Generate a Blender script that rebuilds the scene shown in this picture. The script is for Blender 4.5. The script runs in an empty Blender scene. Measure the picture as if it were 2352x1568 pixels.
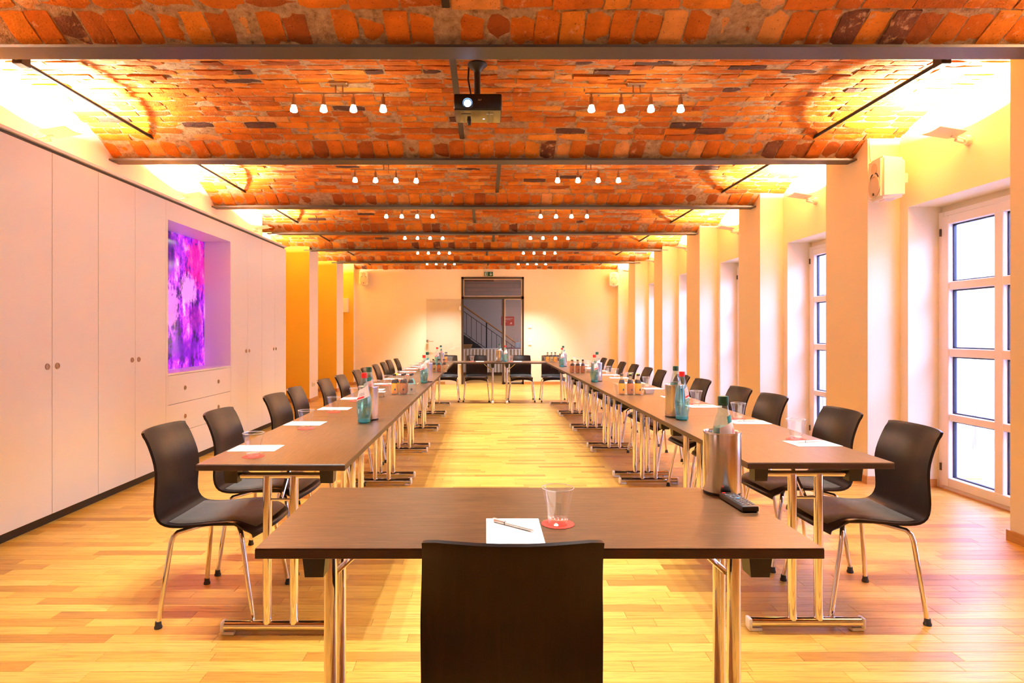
import bpy, bmesh, math, random
import numpy as np
from mathutils import Vector, Matrix

S = bpy.context.scene
COL = S.collection
random.seed(7)
PI = math.pi

# ------------------------------------------------------------------ camera, sky, exposure
F_PX = 1425.0
CAM_H = 1.27
cam_d = bpy.data.cameras.new('camera')
cam_d.sensor_width = 36.0
cam_d.lens = F_PX / 2352 * 36.0
cam_d.shift_x = (1176 - 1116) / 2352
cam_d.shift_y = -(784 - 763) / 2352
cam_d.clip_start = 0.05
cam_d.clip_end = 200
cam = bpy.data.objects.new('camera', cam_d)
COL.objects.link(cam)
cam.location = (0, 0, CAM_H)
cam.rotation_euler = (PI / 2, 0, 0)
S.camera = cam

world = bpy.data.worlds.new('overcast_sky')
S.world = world
world.use_nodes = True
_bg = world.node_tree.nodes['Background']
_bg.inputs[0].default_value = (0.39, 0.47, 1.0, 1)
SKY = 19.0
_bg.inputs[1].default_value = SKY

S.view_settings.view_transform = 'Standard'
S.view_settings.look = 'None'
S.view_settings.gamma = 1.0
S.view_settings.use_curve_mapping = False
S.view_settings.exposure = 0.85
S.cycles.max_bounces = 8
S.cycles.diffuse_bounces = 5
S.cycles.glossy_bounces = 4
S.cycles.transmission_bounces = 6
S.cycles.transparent_max_bounces = 24
S.cycles.caustics_reflective = False
S.cycles.caustics_refractive = False
S.cycles.sample_clamp_indirect = 10.0

WARM = (0.95, 0.97, 0.97)
SPOT_W = 66.0
UP_W = 125.0
UPCOL = (0.98, 0.97, 0.84)


def light(kind, name, loc, rot, energy, color, **kw):
    d = bpy.data.lights.get(name + '_data') if not kw.get('own') else None
    if d is None:
        d = bpy.data.lights.new(name + '_data', kind)
        d.energy = energy
        d.color = color
        for k, v in kw.items():
            if k != 'own':
                setattr(d, k, v)
    o = bpy.data.objects.new(name, d)
    COL.objects.link(o)
    o.location = loc
    o.rotation_euler = rot
    return o


# ------------------------------------------------------------------ room dimensions
XP = 3.20            # inner faces of the piers, left and right
XWALL = 3.47         # right wall between the piers
XGLASS = 3.75        # french windows
XL = 3.25            # left wall above the wardrobes
WEBS = [-0.80, 1.25, 3.30, 5.418, 7.42, 9.42, 11.32, 13.32, 15.25]
Z_BEAM = 2.753
Z_SPRING = 2.778
RISE = 0.252
Y_FAR = 15.2
Y_BACK = -0.75
PIERS = [(-0.95, -0.35), (1.05, 1.69), (3.10, 3.787), (5.20, 5.84), (7.24, 7.85), (9.29, 9.89), (11.25, 11.82), (13.30, 13.92), (15.0, 15.2)]
TOP = 0.74           # table tops


# ------------------------------------------------------------------ node helpers
def new_mat(name):
    m = bpy.data.materials.new(name)
    m.use_nodes = True
    nt = m.node_tree
    return m, nt, nt.nodes['Principled BSDF']


def plain(name, color, rough=0.5, metal=0.0, spec=0.5, coat=0.0, emit=None, estr=0.0):
    m, nt, b = new_mat(name)
    b.inputs['Base Color'].default_value = (*color, 1)
    b.inputs['Roughness'].default_value = rough
    b.inputs['Metallic'].default_value = metal
    b.inputs['Specular IOR Level'].default_value = spec
    b.inputs['Coat Weight'].default_value = coat
    if emit:
        b.inputs['Emission Color'].default_value = (*emit, 1)
        b.inputs['Emission Strength'].default_value = estr
    return m


def ramp(nt, fac, stops):
    r = nt.nodes.new('ShaderNodeValToRGB')
    els = r.color_ramp.elements
    while len(els) > 1:
        els.remove(els[-1])
    els[0].position = stops[0][0]
    els[0].color = (*stops[0][1], 1)
    for p, c in stops[1:]:
        e = els.new(p)
        e.color = (*c, 1)
    nt.links.new(fac, r.inputs[0])
    return r.outputs[0]


def mapped(nt, scale=(1, 1, 1), kind='Object', rot=(0, 0, 0)):
    if kind == 'World':
        g = nt.nodes.new('ShaderNodeNewGeometry')
        out = g.outputs['Position']
    else:
        t = nt.nodes.new('ShaderNodeTexCoord')
        out = t.outputs[kind]
    mp = nt.nodes.new('ShaderNodeMapping')
    mp.inputs['Scale'].default_value = scale
    mp.inputs['Rotation'].default_value = rot
    nt.links.new(out, mp.inputs['Vector'])
    return mp.outputs[0]


def noise(nt, vec, scale, detail=4, rough=0.55, dist=0.0):
    n = nt.nodes.new('ShaderNodeTexNoise')
    n.inputs['Scale'].default_value = scale
    n.inputs['Detail'].default_value = detail
    n.inputs['Roughness'].default_value = rough
    n.inputs['Distortion'].default_value = dist
    if vec is not None:
        nt.links.new(vec, n.inputs['Vector'])
    return n.outputs[0]


def mixc(nt, fac, a, b, mode='MIX'):
    n = nt.nodes.new('ShaderNodeMix')
    n.data_type = 'RGBA'
    n.blend_type = mode
    for i, v in ((0, fac), (6, a), (7, b)):
        if isinstance(v, (int, float)):
            n.inputs[i].default_value = v
        elif isinstance(v, tuple):
            n.inputs[i].default_value = (*v, 1)
        else:
            nt.links.new(v, n.inputs[i])
    return n.outputs[2]


def mathn(nt, op, a, b=None, c=None):
    n = nt.nodes.new('ShaderNodeMath')
    n.operation = op
    for i, v in enumerate((a, b, c)):
        if v is None:
            continue
        if isinstance(v, (int, float)):
            n.inputs[i].default_value = v
        else:
            nt.links.new(v, n.inputs[i])
    return n.outputs[0]


def bump(nt, bsdf, h, strength, dist=0.01):
    n = nt.nodes.new('ShaderNodeBump')
    n.inputs['Strength'].default_value = strength
    n.inputs['Distance'].default_value = dist
    nt.links.new(h, n.inputs['Height'])
    nt.links.new(n.outputs[0], bsdf.inputs['Normal'])


def tint_attr(nt):
    a = nt.nodes.new('ShaderNodeAttribute')
    a.attribute_name = 'tint'
    s = nt.nodes.new('ShaderNodeSeparateColor')
    nt.links.new(a.outputs['Color'], s.inputs[0])
    return s.outputs


def m_brick():
    m, nt, b = new_mat('old_red_brick')
    t = tint_attr(nt)
    base = ramp(nt, t[0], [(0.0, (0.085, 0.04, 0.028)), (0.055, (0.13, 0.045, 0.025)), (0.11, (0.32, 0.075, 0.010)), (0.45, (0.56, 0.135, 0.006)),
                           (0.75, (0.70, 0.20, 0.008)), (0.93, (0.74, 0.27, 0.03)), (1.0, (0.70, 0.34, 0.16))])
    w = mapped(nt, (1, 1, 1), 'World')
    n1 = noise(nt, w, 9, 5, 0.6)
    base = mixc(nt, 0.55, base, ramp(nt, n1, [(0.3, (0.45, 0.45, 0.45)), (0.7, (1.15, 1.1, 1.05))]), 'MULTIPLY')
    n2 = noise(nt, w, 17, 6, 0.68, 0.3)
    crust = ramp(nt, mathn(nt, 'ADD', n2, mathn(nt, 'MULTIPLY', t[1], 0.10)), [(0.66, (0, 0, 0)), (0.76, (0.7, 0.7, 0.7))])
    base = mixc(nt, crust, base, (0.66, 0.36, 0.17))
    n3 = noise(nt, w, 95, 2, 0.5)
    pits = ramp(nt, n3, [(0.27, (0.25, 0.2, 0.2)), (0.36, (1, 1, 1))])
    base = mixc(nt, 0.8, base, pits, 'MULTIPLY')
    nt.links.new(base, b.inputs['Base Color'])
    b.inputs['Roughness'].default_value = 0.85
    b.inputs['Specular IOR Level'].default_value = 0.25
    h = mathn(nt, 'ADD', mathn(nt, 'MULTIPLY', n2, 0.7), mathn(nt, 'MULTIPLY', n3, 0.5))
    bump(nt, b, h, 0.75, 0.012)
    return m


def m_mortar():
    m, nt, b = new_mat('lime_mortar')
    w = mapped(nt, (1, 1, 1), 'World')
    n1 = noise(nt, w, 24, 6, 0.7)
    n2 = noise(nt, w, 120, 3, 0.6)
    c = ramp(nt, n1, [(0.28, (0.13, 0.06, 0.025)), (0.45, (0.42, 0.23, 0.10)), (0.72, (0.64, 0.42, 0.22))])
    nt.links.new(c, b.inputs['Base Color'])
    b.inputs['Roughness'].default_value = 0.95
    bump(nt, b, mathn(nt, 'ADD', n1, mathn(nt, 'MULTIPLY', n2, 0.5)), 1.0, 0.02)
    return m


def m_oak():
    m, nt, b = new_mat('oiled_oak')
    t = tint_attr(nt)
    base = ramp(nt, t[0], [(0.0, (0.30, 0.135, 0.020)), (0.2, (0.45, 0.22, 0.032)), (0.6, (0.57, 0.315, 0.048)), (1.0, (0.64, 0.39, 0.080))])
    g = nt.nodes.new('ShaderNodeNewGeometry')
    off = nt.nodes.new('ShaderNodeCombineXYZ')
    nt.links.new(mathn(nt, 'MULTIPLY', t[1], 37.0), off.inputs[0])
    nt.links.new(mathn(nt, 'MULTIPLY', t[1], 11.0), off.inputs[1])
    add = nt.nodes.new('ShaderNodeVectorMath')
    nt.links.new(g.outputs['Position'], add.inputs[0])
    nt.links.new(off.outputs[0], add.inputs[1])
    mp = nt.nodes.new('ShaderNodeMapping')
    mp.inputs['Scale'].default_value = (1.6, 26, 1)
    nt.links.new(add.outputs[0], mp.inputs['Vector'])
    n1 = noise(nt, mp.outputs[0], 3.2, 6, 0.6, 0.7)
    grain = ramp(nt, n1, [(0.28, (0.50, 0.40, 0.32)), (0.5, (0.95, 0.93, 0.9)), (0.72, (1.15, 1.12, 1.05))])
    base = mixc(nt, 0.8, base, grain, 'MULTIPLY')
    nt.links.new(base, b.inputs['Base Color'])
    b.inputs['Roughness'].default_value = 0.36
    b.inputs['Specular IOR Level'].default_value = 0.6
    bump(nt, b, n1, 0.05, 0.004)
    return m


def m_wood(name, dark, mid, light_, rough, scale=(1.2, 22, 22), k=4.0, spec=0.5, kind='Object', bmp=0.05):
    m, nt, b = new_mat(name)
    v = mapped(nt, scale, kind)
    n1 = noise(nt, v, k, 6, 0.62, 0.9)
    n2 = noise(nt, v, k * 6, 3, 0.6)
    f = mathn(nt, 'ADD', mathn(nt, 'MULTIPLY', n1, 0.72), mathn(nt, 'MULTIPLY', n2, 0.28))
    c = ramp(nt, f, [(0.32, dark), (0.5, mid), (0.68, light_)])
    nt.links.new(c, b.inputs['Base Color'])
    b.inputs['Roughness'].default_value = rough
    b.inputs['Specular IOR Level'].default_value = spec
    bump(nt, b, f, bmp, 0.003)
    return m


def m_paint(name, color, rough=0.8, bmp=0.06, scale=60):
    m, nt, b = new_mat(name)
    w = mapped(nt, (1, 1, 1), 'World')
    n1 = noise(nt, w, scale, 3, 0.5)
    c = mixc(nt, 0.06, color, ramp(nt, noise(nt, w, 1.7, 3), [(0.3, (0.6, 0.6, 0.6)), (0.7, (1.0, 1.0, 1.0))]), 'MULTIPLY')
    nt.links.new(c, b.inputs['Base Color'])
    b.inputs['Roughness'].default_value = rough
    b.inputs['Specular IOR Level'].default_value = 0.3
    bump(nt, b, n1, bmp, 0.004)
    return m


def m_fabric(name, c0, c1):
    m, nt, b = new_mat(name)
    v = mapped(nt, (1, 1, 1), 'Object')
    n1 = noise(nt, v, 260, 2, 0.6)
    n2 = noise(nt, v, 40, 3, 0.6)
    c = ramp(nt, mathn(nt, 'ADD', mathn(nt, 'MULTIPLY', n1, 0.6), mathn(nt, 'MULTIPLY', n2, 0.4)), [(0.35, c0), (0.65, c1)])
    nt.links.new(c, b.inputs['Base Color'])
    b.inputs['Roughness'].default_value = 0.95
    b.inputs['Sheen Weight'].default_value = 0.25
    bump(nt, b, n1, 0.35, 0.002)
    return m


def m_clear(name, tint, gloss=1.0, rough=0.02, f0=0.045, body=0.0):
    """thin clear sheet: transmits with a tint, mirrors by Schlick's law; body adds a little diffuse."""
    m = bpy.data.materials.new(name)
    m.use_nodes = True
    nt = m.node_tree
    nt.nodes.clear()
    out = nt.nodes.new('ShaderNodeOutputMaterial')
    tr = nt.nodes.new('ShaderNodeBsdfTransparent')
    tr.inputs[0].default_value = (*tint, 1)
    gl = nt.nodes.new('ShaderNodeBsdfGlossy')
    gl.inputs['Color'].default_value = (1, 1, 1, 1)
    gl.inputs['Roughness'].default_value = rough
    lw = nt.nodes.new('ShaderNodeLayerWeight')
    lw.inputs[0].default_value = 0.5
    p = mathn(nt, 'POWER', lw.outputs['Facing'], 5.0)
    f = mathn(nt, 'MULTIPLY', mathn(nt, 'MULTIPLY_ADD', p, 1 - f0, f0), gloss)
    mx = nt.nodes.new('ShaderNodeMixShader')
    nt.links.new(f, mx.inputs[0])
    src = tr.outputs[0]
    if body:
        df = nt.nodes.new('ShaderNodeBsdfDiffuse')
        df.inputs[0].default_value = (*[min(1, c * 1.0) for c in tint], 1)
        m2 = nt.nodes.new('ShaderNodeMixShader')
        m2.inputs[0].default_value = body
        nt.links.new(tr.outputs[0], m2.inputs[1])
        nt.links.new(df.outputs[0], m2.inputs[2])
        src = m2.outputs[0]
    nt.links.new(src, mx.inputs[1])
    nt.links.new(gl.outputs[0], mx.inputs[2])
    nt.links.new(mx.outputs[0], out.inputs[0])
    return m


def m_steel():
    m, nt, b = new_mat('brushed_steel')
    v = mapped(nt, (1, 1, 0.02), 'Object')
    n = noise(nt, v, 180, 2, 0.5)
    c = ramp(nt, n, [(0.3, (0.66, 0.65, 0.64)), (0.7, (0.82, 0.81, 0.80))])
    nt.links.new(c, b.inputs['Base Color'])
    b.inputs['Metallic'].default_value = 1.0
    b.inputs['Roughness'].default_value = 0.19
    return m


def m_art():
    m, nt, b = new_mat('backlit_print')
    w = mapped(nt, (1, 1, 1), 'World')
    sx = nt.nodes.new('ShaderNodeSeparateXYZ')
    nt.links.new(w, sx.inputs[0])
    y, z = sx.outputs[1], sx.outputs[2]
    big = noise(nt, mapped(nt, (1, 2.2, 1.3), 'World'), 2.3, 6, 0.62, 0.5)
    fine = noise(nt, mapped(nt, (1, 2.6, 1.8), 'World'), 9.0, 7, 0.72, 0.3)
    streak = noise(nt, mapped(nt, (1, 9.0, 1.1), 'World'), 2.6, 5, 0.65, 0.4)
    f = mathn(nt, 'ADD', mathn(nt, 'MULTIPLY', big, 0.55), mathn(nt, 'ADD', mathn(nt, 'MULTIPLY', fine, 0.28), mathn(nt, 'MULTIPLY', streak, 0.17)))
    c = ramp(nt, f, [(0.40, (0.010, 0.0, 0.07)), (0.455, (0.09, 0.0, 0.34)), (0.50, (0.26, 0.01, 0.70)), (0.545, (0.60, 0.05, 0.78)), (0.60, (0.90, 0.42, 0.95)), (0.68, (0.95, 0.78, 1.0))])

    def blob(y0, z0, ry, rz_, k):
        a = mathn(nt, 'MULTIPLY', mathn(nt, 'SUBTRACT', y, y0), 1 / ry)
        d = mathn(nt, 'MULTIPLY', mathn(nt, 'SUBTRACT', z, z0), 1 / rz_)
        r = mathn(nt, 'SQRT', mathn(nt, 'ADD', mathn(nt, 'MULTIPLY', a, a), mathn(nt, 'MULTIPLY', d, d)))
        v = mathn(nt, 'ADD', mathn(nt, 'SUBTRACT', 1.0, r), mathn(nt, 'MULTIPLY_ADD', fine, k, -0.5 * k))
        return ramp(nt, v, [(0.22, (0, 0, 0)), (0.52, (0.70, 0.70, 0.70))])
    c = mixc(nt, blob(6.85, 2.02, 0.42, 0.42, 2.2), c, (0.58, 0.0, 0.22))
    c = mixc(nt, blob(6.16, 2.12, 0.26, 0.42, 2.0), c, (0.025, 0.0, 0.10))
    c = mixc(nt, blob(6.62, 1.72, 0.26, 0.24, 1.8), c, (0.78, 0.30, 0.86))
    c = mixc(nt, blob(6.25, 1.52, 0.22, 0.34, 2.2), c, (0.66, 0.22, 0.76))
    c = mixc(nt, blob(6.78, 1.42, 0.24, 0.22, 2.0), c, (0.16, 0.0, 0.26))
    c = mixc(nt, blob(6.55, 1.10, 0.50, 0.14, 2.2), c, (0.10, 0.0, 0.44))
    nt.links.new(c, b.inputs['Base Color'])
    nt.links.new(c, b.inputs['Emission Color'])
    b.inputs['Emission Strength'].default_value = 0.55
    b.inputs['Roughness'].default_value = 0.12
    return m


M = {}
M['art'] = m_art()
M['brick'] = m_brick()
M['mortar'] = m_mortar()
M['oak'] = m_oak()
M['joint'] = plain('floor_joint', (0.26, 0.13, 0.035), 0.8)
M['wenge'] = m_wood('wenge_laminate', (0.028, 0.0115, 0.0032), (0.082, 0.037, 0.0100), (0.17, 0.084, 0.026), 0.36, (1.6, 34, 34), 5.0)
M['wenge_edge'] = m_wood('wenge_edge', (0.022, 0.009, 0.005), (0.036, 0.015, 0.007), (0.06, 0.026, 0.012), 0.42, (2.0, 2.0, 60), 5.0)
M['ply'] = m_wood('stained_plywood', (0.0036, 0.0016, 0.0012), (0.0080, 0.0034, 0.0024), (0.017, 0.0074, 0.0048), 0.34, (9, 1.1, 1.1), 3.0, 0.26)
M['pad'] = m_fabric('seat_fabric', (0.026, 0.018, 0.011), (0.062, 0.043, 0.027))
M['chrome'] = plain('chrome', (0.80, 0.78, 0.76), 0.07, 1.0)
M['steel'] = m_steel()
M['black'] = plain('black_plastic', (0.012, 0.011, 0.012), 0.42)
M['rubber'] = plain('black_rubber', (0.015, 0.014, 0.014), 0.7)
M['cap_white'] = plain('milky_plastic', (0.78, 0.74, 0.70), 0.35)
M['cream'] = m_paint('cream_wall_paint', (0.87, 0.81, 0.62))
M['yellow'] = m_paint('ochre_wall_paint', (0.82, 0.58, 0.08))
M['white_wall'] = m_paint('white_wall_paint', (0.86, 0.82, 0.77))
M['cab'] = plain('satin_white_lacquer', (0.79, 0.80, 0.83), 0.30, spec=0.45)
M['cab_edge'] = plain('cabinet_carcass', (0.40, 0.30, 0.20), 0.6)  # coloured darker than the doors, standing for shade in their seams
M['cab_dark'] = plain('shadow_gap', (0.10, 0.075, 0.06), 0.7)  # dark colour stands for the shade in the gap under the cornice
M['plinth'] = plain('black_plinth', (0.018, 0.015, 0.016), 0.5)
M['beam'] = plain('painted_steel', (0.036, 0.025, 0.022), 0.45)
M['rod'] = plain('dark_iron', (0.03, 0.02, 0.015), 0.5, 0.3)
M['base'] = m_wood('oak_skirting', (0.42, 0.19, 0.05), (0.52, 0.26, 0.075), (0.6, 0.32, 0.10), 0.4, (3, 3, 40), 3.0, kind='World')
M['pvc'] = plain('white_window_frame', (0.86, 0.82, 0.78), 0.3)
M['gasket'] = plain('window_gasket', (0.01, 0.012, 0.035), 0.5)
M['window_glass'] = m_clear('window_glass', (0.97, 0.99, 1.0))
M['door_glass'] = m_clear('door_glass', (0.99, 0.99, 0.985), 1.0, 0.0, 0.085)
M['frame_dark'] = plain('dark_steel_frame', (0.045, 0.030, 0.022), 0.4)
M['frame_bead'] = plain('pale_glazing_bead', (0.72, 0.64, 0.52), 0.5)
M['glass'] = m_clear('tumbler_glass', (0.985, 0.985, 0.985), 1.0, 0.02, 0.10, 0.02)
M['glass_rim'] = m_clear('tumbler_edge_glint', (0.95, 0.95, 0.95), 1.0, 0.05, 0.25, 0.45)  # white diffuse painted in for the bright reflections along the rim
M['glass_base'] = m_clear('tumbler_base', (0.96, 0.96, 0.96), 1.0, 0.02, 0.20, 0.06)
M['tray_clear'] = m_clear('clear_plastic', (0.94, 0.91, 0.86), 1.0, 0.06, 0.06, 0.10)
M['bottle'] = m_clear('bottle_glass', (0.80, 0.95, 0.95), 1.0, 0.02, 0.12)
M['bottle_foot'] = m_clear('bottle_foot_glass', (0.10, 0.58, 0.66), 1.0, 0.02, 0.08, 0.35)
M['water'] = m_clear('water_body', (0.56, 0.86, 0.88), 0.8, 0.02, 0.05, 0.08)
M['cap_red'] = plain('red_cap', (0.82, 0.02, 0.015), 0.4)
M['cap_green'] = plain('green_cap', (0.0, 0.075, 0.05), 0.4)
M['label'] = plain('pale_label', (0.86, 0.70, 0.66), 0.6)
M['label_red'] = plain('red_print', (0.80, 0.03, 0.04), 0.6)
M['label_teal'] = plain('teal_print', (0.0, 0.22, 0.24), 0.6)
M['print_grey'] = plain('grey_print', (0.32, 0.33, 0.36), 0.6)
M['paper'] = plain('notepad_paper', (0.90, 0.89, 0.84), 0.8)
M['coaster'] = plain('red_paper_coaster', (0.74, 0.045, 0.02), 0.8)
M['pen'] = plain('silver_pen', (0.60, 0.52, 0.46), 0.32, 0.6)
M['porcelain'] = plain('white_porcelain', (0.86, 0.84, 0.80), 0.2)
M['juice_orange'] = plain('orange_juice', (0.90, 0.34, 0.01), 0.18)
M['juice_yellow'] = plain('yellow_juice', (0.90, 0.56, 0.01), 0.18)
M['juice_brown'] = plain('brown_juice', (0.42, 0.12, 0.014), 0.15)
M['juice_clear'] = m_clear('clear_drink', (0.90, 0.93, 0.90), 1.0, 0.02, 0.08, 0.10)
M['juice_teal'] = plain('turquoise_label', (0.10, 0.52, 0.56), 0.4)
M['cap_black'] = plain('black_cap', (0.015, 0.012, 0.012), 0.45)
M['cap_yellow'] = plain('yellow_cap', (0.85, 0.62, 0.02), 0.4)
M['neck'] = m_clear('bottle_neck_glass', (0.86, 0.82, 0.70), 1.0, 0.02, 0.07, 0.1)
M['lamp_white'] = plain('white_lamp_metal', (0.80, 0.72, 0.66), 0.35)
M['speaker'] = plain('white_speaker_plastic', (0.84, 0.80, 0.74), 0.45)
M['speaker_cone'] = plain('speaker_grille', (0.62, 0.52, 0.42), 0.6)
M['speaker_dark'] = plain('speaker_port', (0.05, 0.035, 0.03), 0.7)
M['bulb'] = plain('lit_bulb', (1, 1, 1), 0.3, emit=(1.0, 0.88, 0.66), estr=42.0)
M['bronze'] = plain('satin_nickel', (0.45, 0.33, 0.24), 0.3, 1.0)
M['proj'] = plain('projector_black', (0.012, 0.010, 0.012), 0.28)
M['proj_gloss'] = plain('projector_gloss', (0.035, 0.026, 0.02), 0.08, spec=0.9, coat=0.6)
M['lens'] = plain('projector_lens', (0.3, 0.5, 1.0), 0.1, emit=(0.25, 0.50, 1.0), estr=30.0)
M['led'] = plain('indicator_led', (0.5, 0.5, 1.0), 0.3, emit=(0.5, 0.5, 1.0), estr=4.0)
M['white_print'] = plain('white_print', (0.85, 0.85, 0.85), 0.5)
M['sign_green'] = plain('sign_green', (0.0, 0.10, 0.065), 0.4)
M['sign_white'] = plain('sign_white', (0.80, 0.82, 0.76), 0.5)
M['sign_red'] = plain('sign_red', (0.62, 0.02, 0.05), 0.5)
M['hall_wall'] = m_paint('hall_wall_paint', (0.55, 0.50, 0.52))
M['hall_ceiling'] = plain('hall_ceiling_paint', (0.55, 0.52, 0.55), 0.8)
M['stair_dark'] = plain('stair_steel', (0.030, 0.026, 0.028), 0.5)
M['handrail'] = plain('beech_handrail', (0.42, 0.20, 0.075), 0.4)
M['cloth'] = plain('white_table_skirt', (0.72, 0.68, 0.68), 0.9)
M['basket'] = m_fabric('wicker', (0.30, 0.16, 0.05), (0.50, 0.30, 0.12))
M['maroon'] = plain('maroon_tray', (0.16, 0.01, 0.015), 0.5)
M['box_blue'] = plain('pale_blue_box', (0.32, 0.44, 0.60), 0.5)
M['board'] = m_wood('white_painted_boards', (0.62, 0.60, 0.60), (0.72, 0.70, 0.70), (0.80, 0.78, 0.78), 0.7, (6, 6, 1.2), 3.0, kind='World')
M['batten'] = plain('grey_batten', (0.30, 0.26, 0.25), 0.7)
M['terrace'] = m_paint('terrace_slabs', (0.42, 0.41, 0.40), 0.9, 0.3, 14)
M['button'] = plain('remote_buttons', (0.10, 0.10, 0.11), 0.5)
M['button_blue'] = plain('blue_buttons', (0.05, 0.28, 0.50), 0.5)


# ------------------------------------------------------------------ mesh builder
KIDS = {}


class MB:
    def __init__(s):
        s.v, s.f, s.sm = [], [], []

    def add(s, verts, faces, smooth=False):
        n = len(s.v)
        s.v.extend([tuple(p) for p in verts])
        for f in faces:
            s.f.append(tuple(i + n for i in f))
            s.sm.append(smooth)
        return s

    def box(s, x0, x1, y0, y1, z0, z1):
        v = [(x0, y0, z0), (x1, y0, z0), (x1, y1, z0), (x0, y1, z0), (x0, y0, z1), (x1, y0, z1), (x1, y1, z1), (x0, y1, z1)]
        return s.add(v, [(0, 3, 2, 1), (4, 5, 6, 7), (0, 1, 5, 4), (1, 2, 6, 5), (2, 3, 7, 6), (3, 0, 4, 7)])

    def cbox(s, x0, x1, y0, y1, z0, z1, b=0.003, seg=1, mat=None):
        bm = bmesh.new()
        bmesh.ops.create_cube(bm, size=1)
        for v in bm.verts:
            v.co = ((x0 + x1) / 2 + v.co.x * (x1 - x0), (y0 + y1) / 2 + v.co.y * (y1 - y0), (z0 + z1) / 2 + v.co.z * (z1 - z0))
        bmesh.ops.bevel(bm, geom=list(bm.edges), offset=b, segments=seg, affect='EDGES', profile=0.5)
        return s.bm(bm, mat, smooth=seg > 1)

    def bm(s, bm, mat=None, smooth=False):
        bm.verts.index_update()
        vs = [(mat @ v.co if mat else v.co.copy()) for v in bm.verts]
        s.add(vs, [[v.index for v in f.verts] for f in bm.faces], smooth)
        bm.free()
        return s

    def tube(s, pts, r, n=10, cap=True, closed=False):
        pts = [Vector(p) for p in pts]
        m = len(pts)
        rs = r if isinstance(r, (list, tuple)) else [r] * m
        tans = []
        for i in range(m):
            a = pts[(i - 1) % m] if (i > 0 or closed) else pts[i]
            b = pts[(i + 1) % m] if (i < m - 1 or closed) else pts[i]
            tans.append((b - a).normalized())
        up = Vector((0, 0, 1)) if abs(tans[0].z) < 0.9 else Vector((1, 0, 0))
        nrm = (up - tans[0] * up.dot(tans[0])).normalized()
        vs = []
        for i in range(m):
            t = tans[i]
            nrm = (nrm - t * nrm.dot(t)).normalized()
            bi = t.cross(nrm)
            for k in range(n):
                a = 2 * PI * k / n
                vs.append(pts[i] + (nrm * math.cos(a) + bi * math.sin(a)) * rs[i])
        fs = []
        for i in range(m if closed else m - 1):
            j = (i + 1) % m
            for k in range(n):
                k2 = (k + 1) % n
                fs.append((i * n + k, i * n + k2, j * n + k2, j * n + k))
        s.add(vs, fs, True)
        if cap and not closed:
            s.add(vs[:n], [tuple(range(n - 1, -1, -1))])
            s.add(vs[-n:], [tuple(range(n))])
        return s

    def lathe(s, prof, n=20, c=(0, 0, 0), a0=0.0, a1=2 * PI, axis='z', smooth=True, scallop=0.0, lobes=0):
        full = abs(a1 - a0 - 2 * PI) < 1e-6
        cols = n if full else n + 1
        vs = []
        for r, z in prof:
            for k in range(cols):
                a = a0 + (a1 - a0) * k / n
                rr = r * (1 + (scallop * math.cos(lobes * a) if lobes else 0))
                if axis == 'z':
                    p = (c[0] + rr * math.cos(a), c[1] + rr * math.sin(a), c[2] + z)
                elif axis == 'y':
                    p = (c[0] + rr * math.cos(a), c[1] + z, c[2] + rr * math.sin(a))
                else:
                    p = (c[0] + z, c[1] + rr * math.cos(a), c[2] + rr * math.sin(a))
                vs.append(p)
        fs = []
        for i in range(len(prof) - 1):
            for k in range(n):
                k2 = (k + 1) % cols
                if prof[i][0] < 1e-6 and prof[i + 1][0] < 1e-6:
                    continue
                q = [i * cols + k, i * cols + k2, (i + 1) * cols + k2, (i + 1) * cols + k]
                if axis == 'y':
                    q = q[::-1]
                fs.append(tuple(q))
        return s.add(vs, fs, smooth)

    def prism(s, poly, h0, h1, plane='xy', at=lambda a, b, c: (a, b, c)):
        n = len(poly)
        v = [at(a, b, h0) for a, b in poly] + [at(a, b, h1) for a, b in poly]
        f = [tuple(range(n - 1, -1, -1)), tuple(range(n, 2 * n))]
        for i in range(n):
            j = (i + 1) % n
            f.append((i, j, n + j, n + i))
        return s.add(v, f)

    def xf(s, m):
        s.v = [tuple(m @ Vector(p)) for p in s.v]
        return s

    def mesh(s, name, mat, sharp=40, weld=False):
        me = bpy.data.meshes.new(name)
        me.from_pydata(s.v, [], s.f)
        if weld or any(s.sm):
            bm = bmesh.new()
            bm.from_mesh(me)
            bmesh.ops.remove_doubles(bm, verts=bm.verts, dist=1e-6)
            deg = [f for f in bm.faces if f.calc_area() < 1e-12]
            if deg:
                bmesh.ops.delete(bm, geom=deg, context='FACES')
            bmesh.ops.recalc_face_normals(bm, faces=bm.faces)
            for f in bm.faces:
                f.smooth = True
            bm.to_mesh(me)
            bm.free()
            me.set_sharp_from_angle(angle=math.radians(sharp))
        if mat is not None:
            for mm in (mat if isinstance(mat, (list, tuple)) else [mat]):
                me.materials.append(mm)
        me.update()
        return me

    def build(s, name, mat, parent=None, loc=None, rz=0.0, sharp=40):
        return link(name, s.mesh(name, mat, sharp), parent, loc, rz)


def link(name, data, parent=None, loc=None, rz=0.0):
    o = bpy.data.objects.new(name, data)
    COL.objects.link(o)
    if loc is not None:
        o.location = loc
    if rz:
        o.rotation_euler = (0, 0, rz)
    if parent is not None:
        o.parent = parent
        KIDS.setdefault(parent.name, []).append(o)
    return o


def tag(o, label=None, cat=None, group=None, kind=None):
    if label:
        o['label'] = label
    if cat:
        o['category'] = cat
    if group:
        o['group'] = group
    if kind:
        o['kind'] = kind
    return o


def thing(name, label, cat, loc=(0, 0, 0), rz=0.0, group=None, kind=None):
    o = link(name, None, None, loc, rz)
    o.empty_display_size = 0.05
    return tag(o, label, cat, group, kind)


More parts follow.
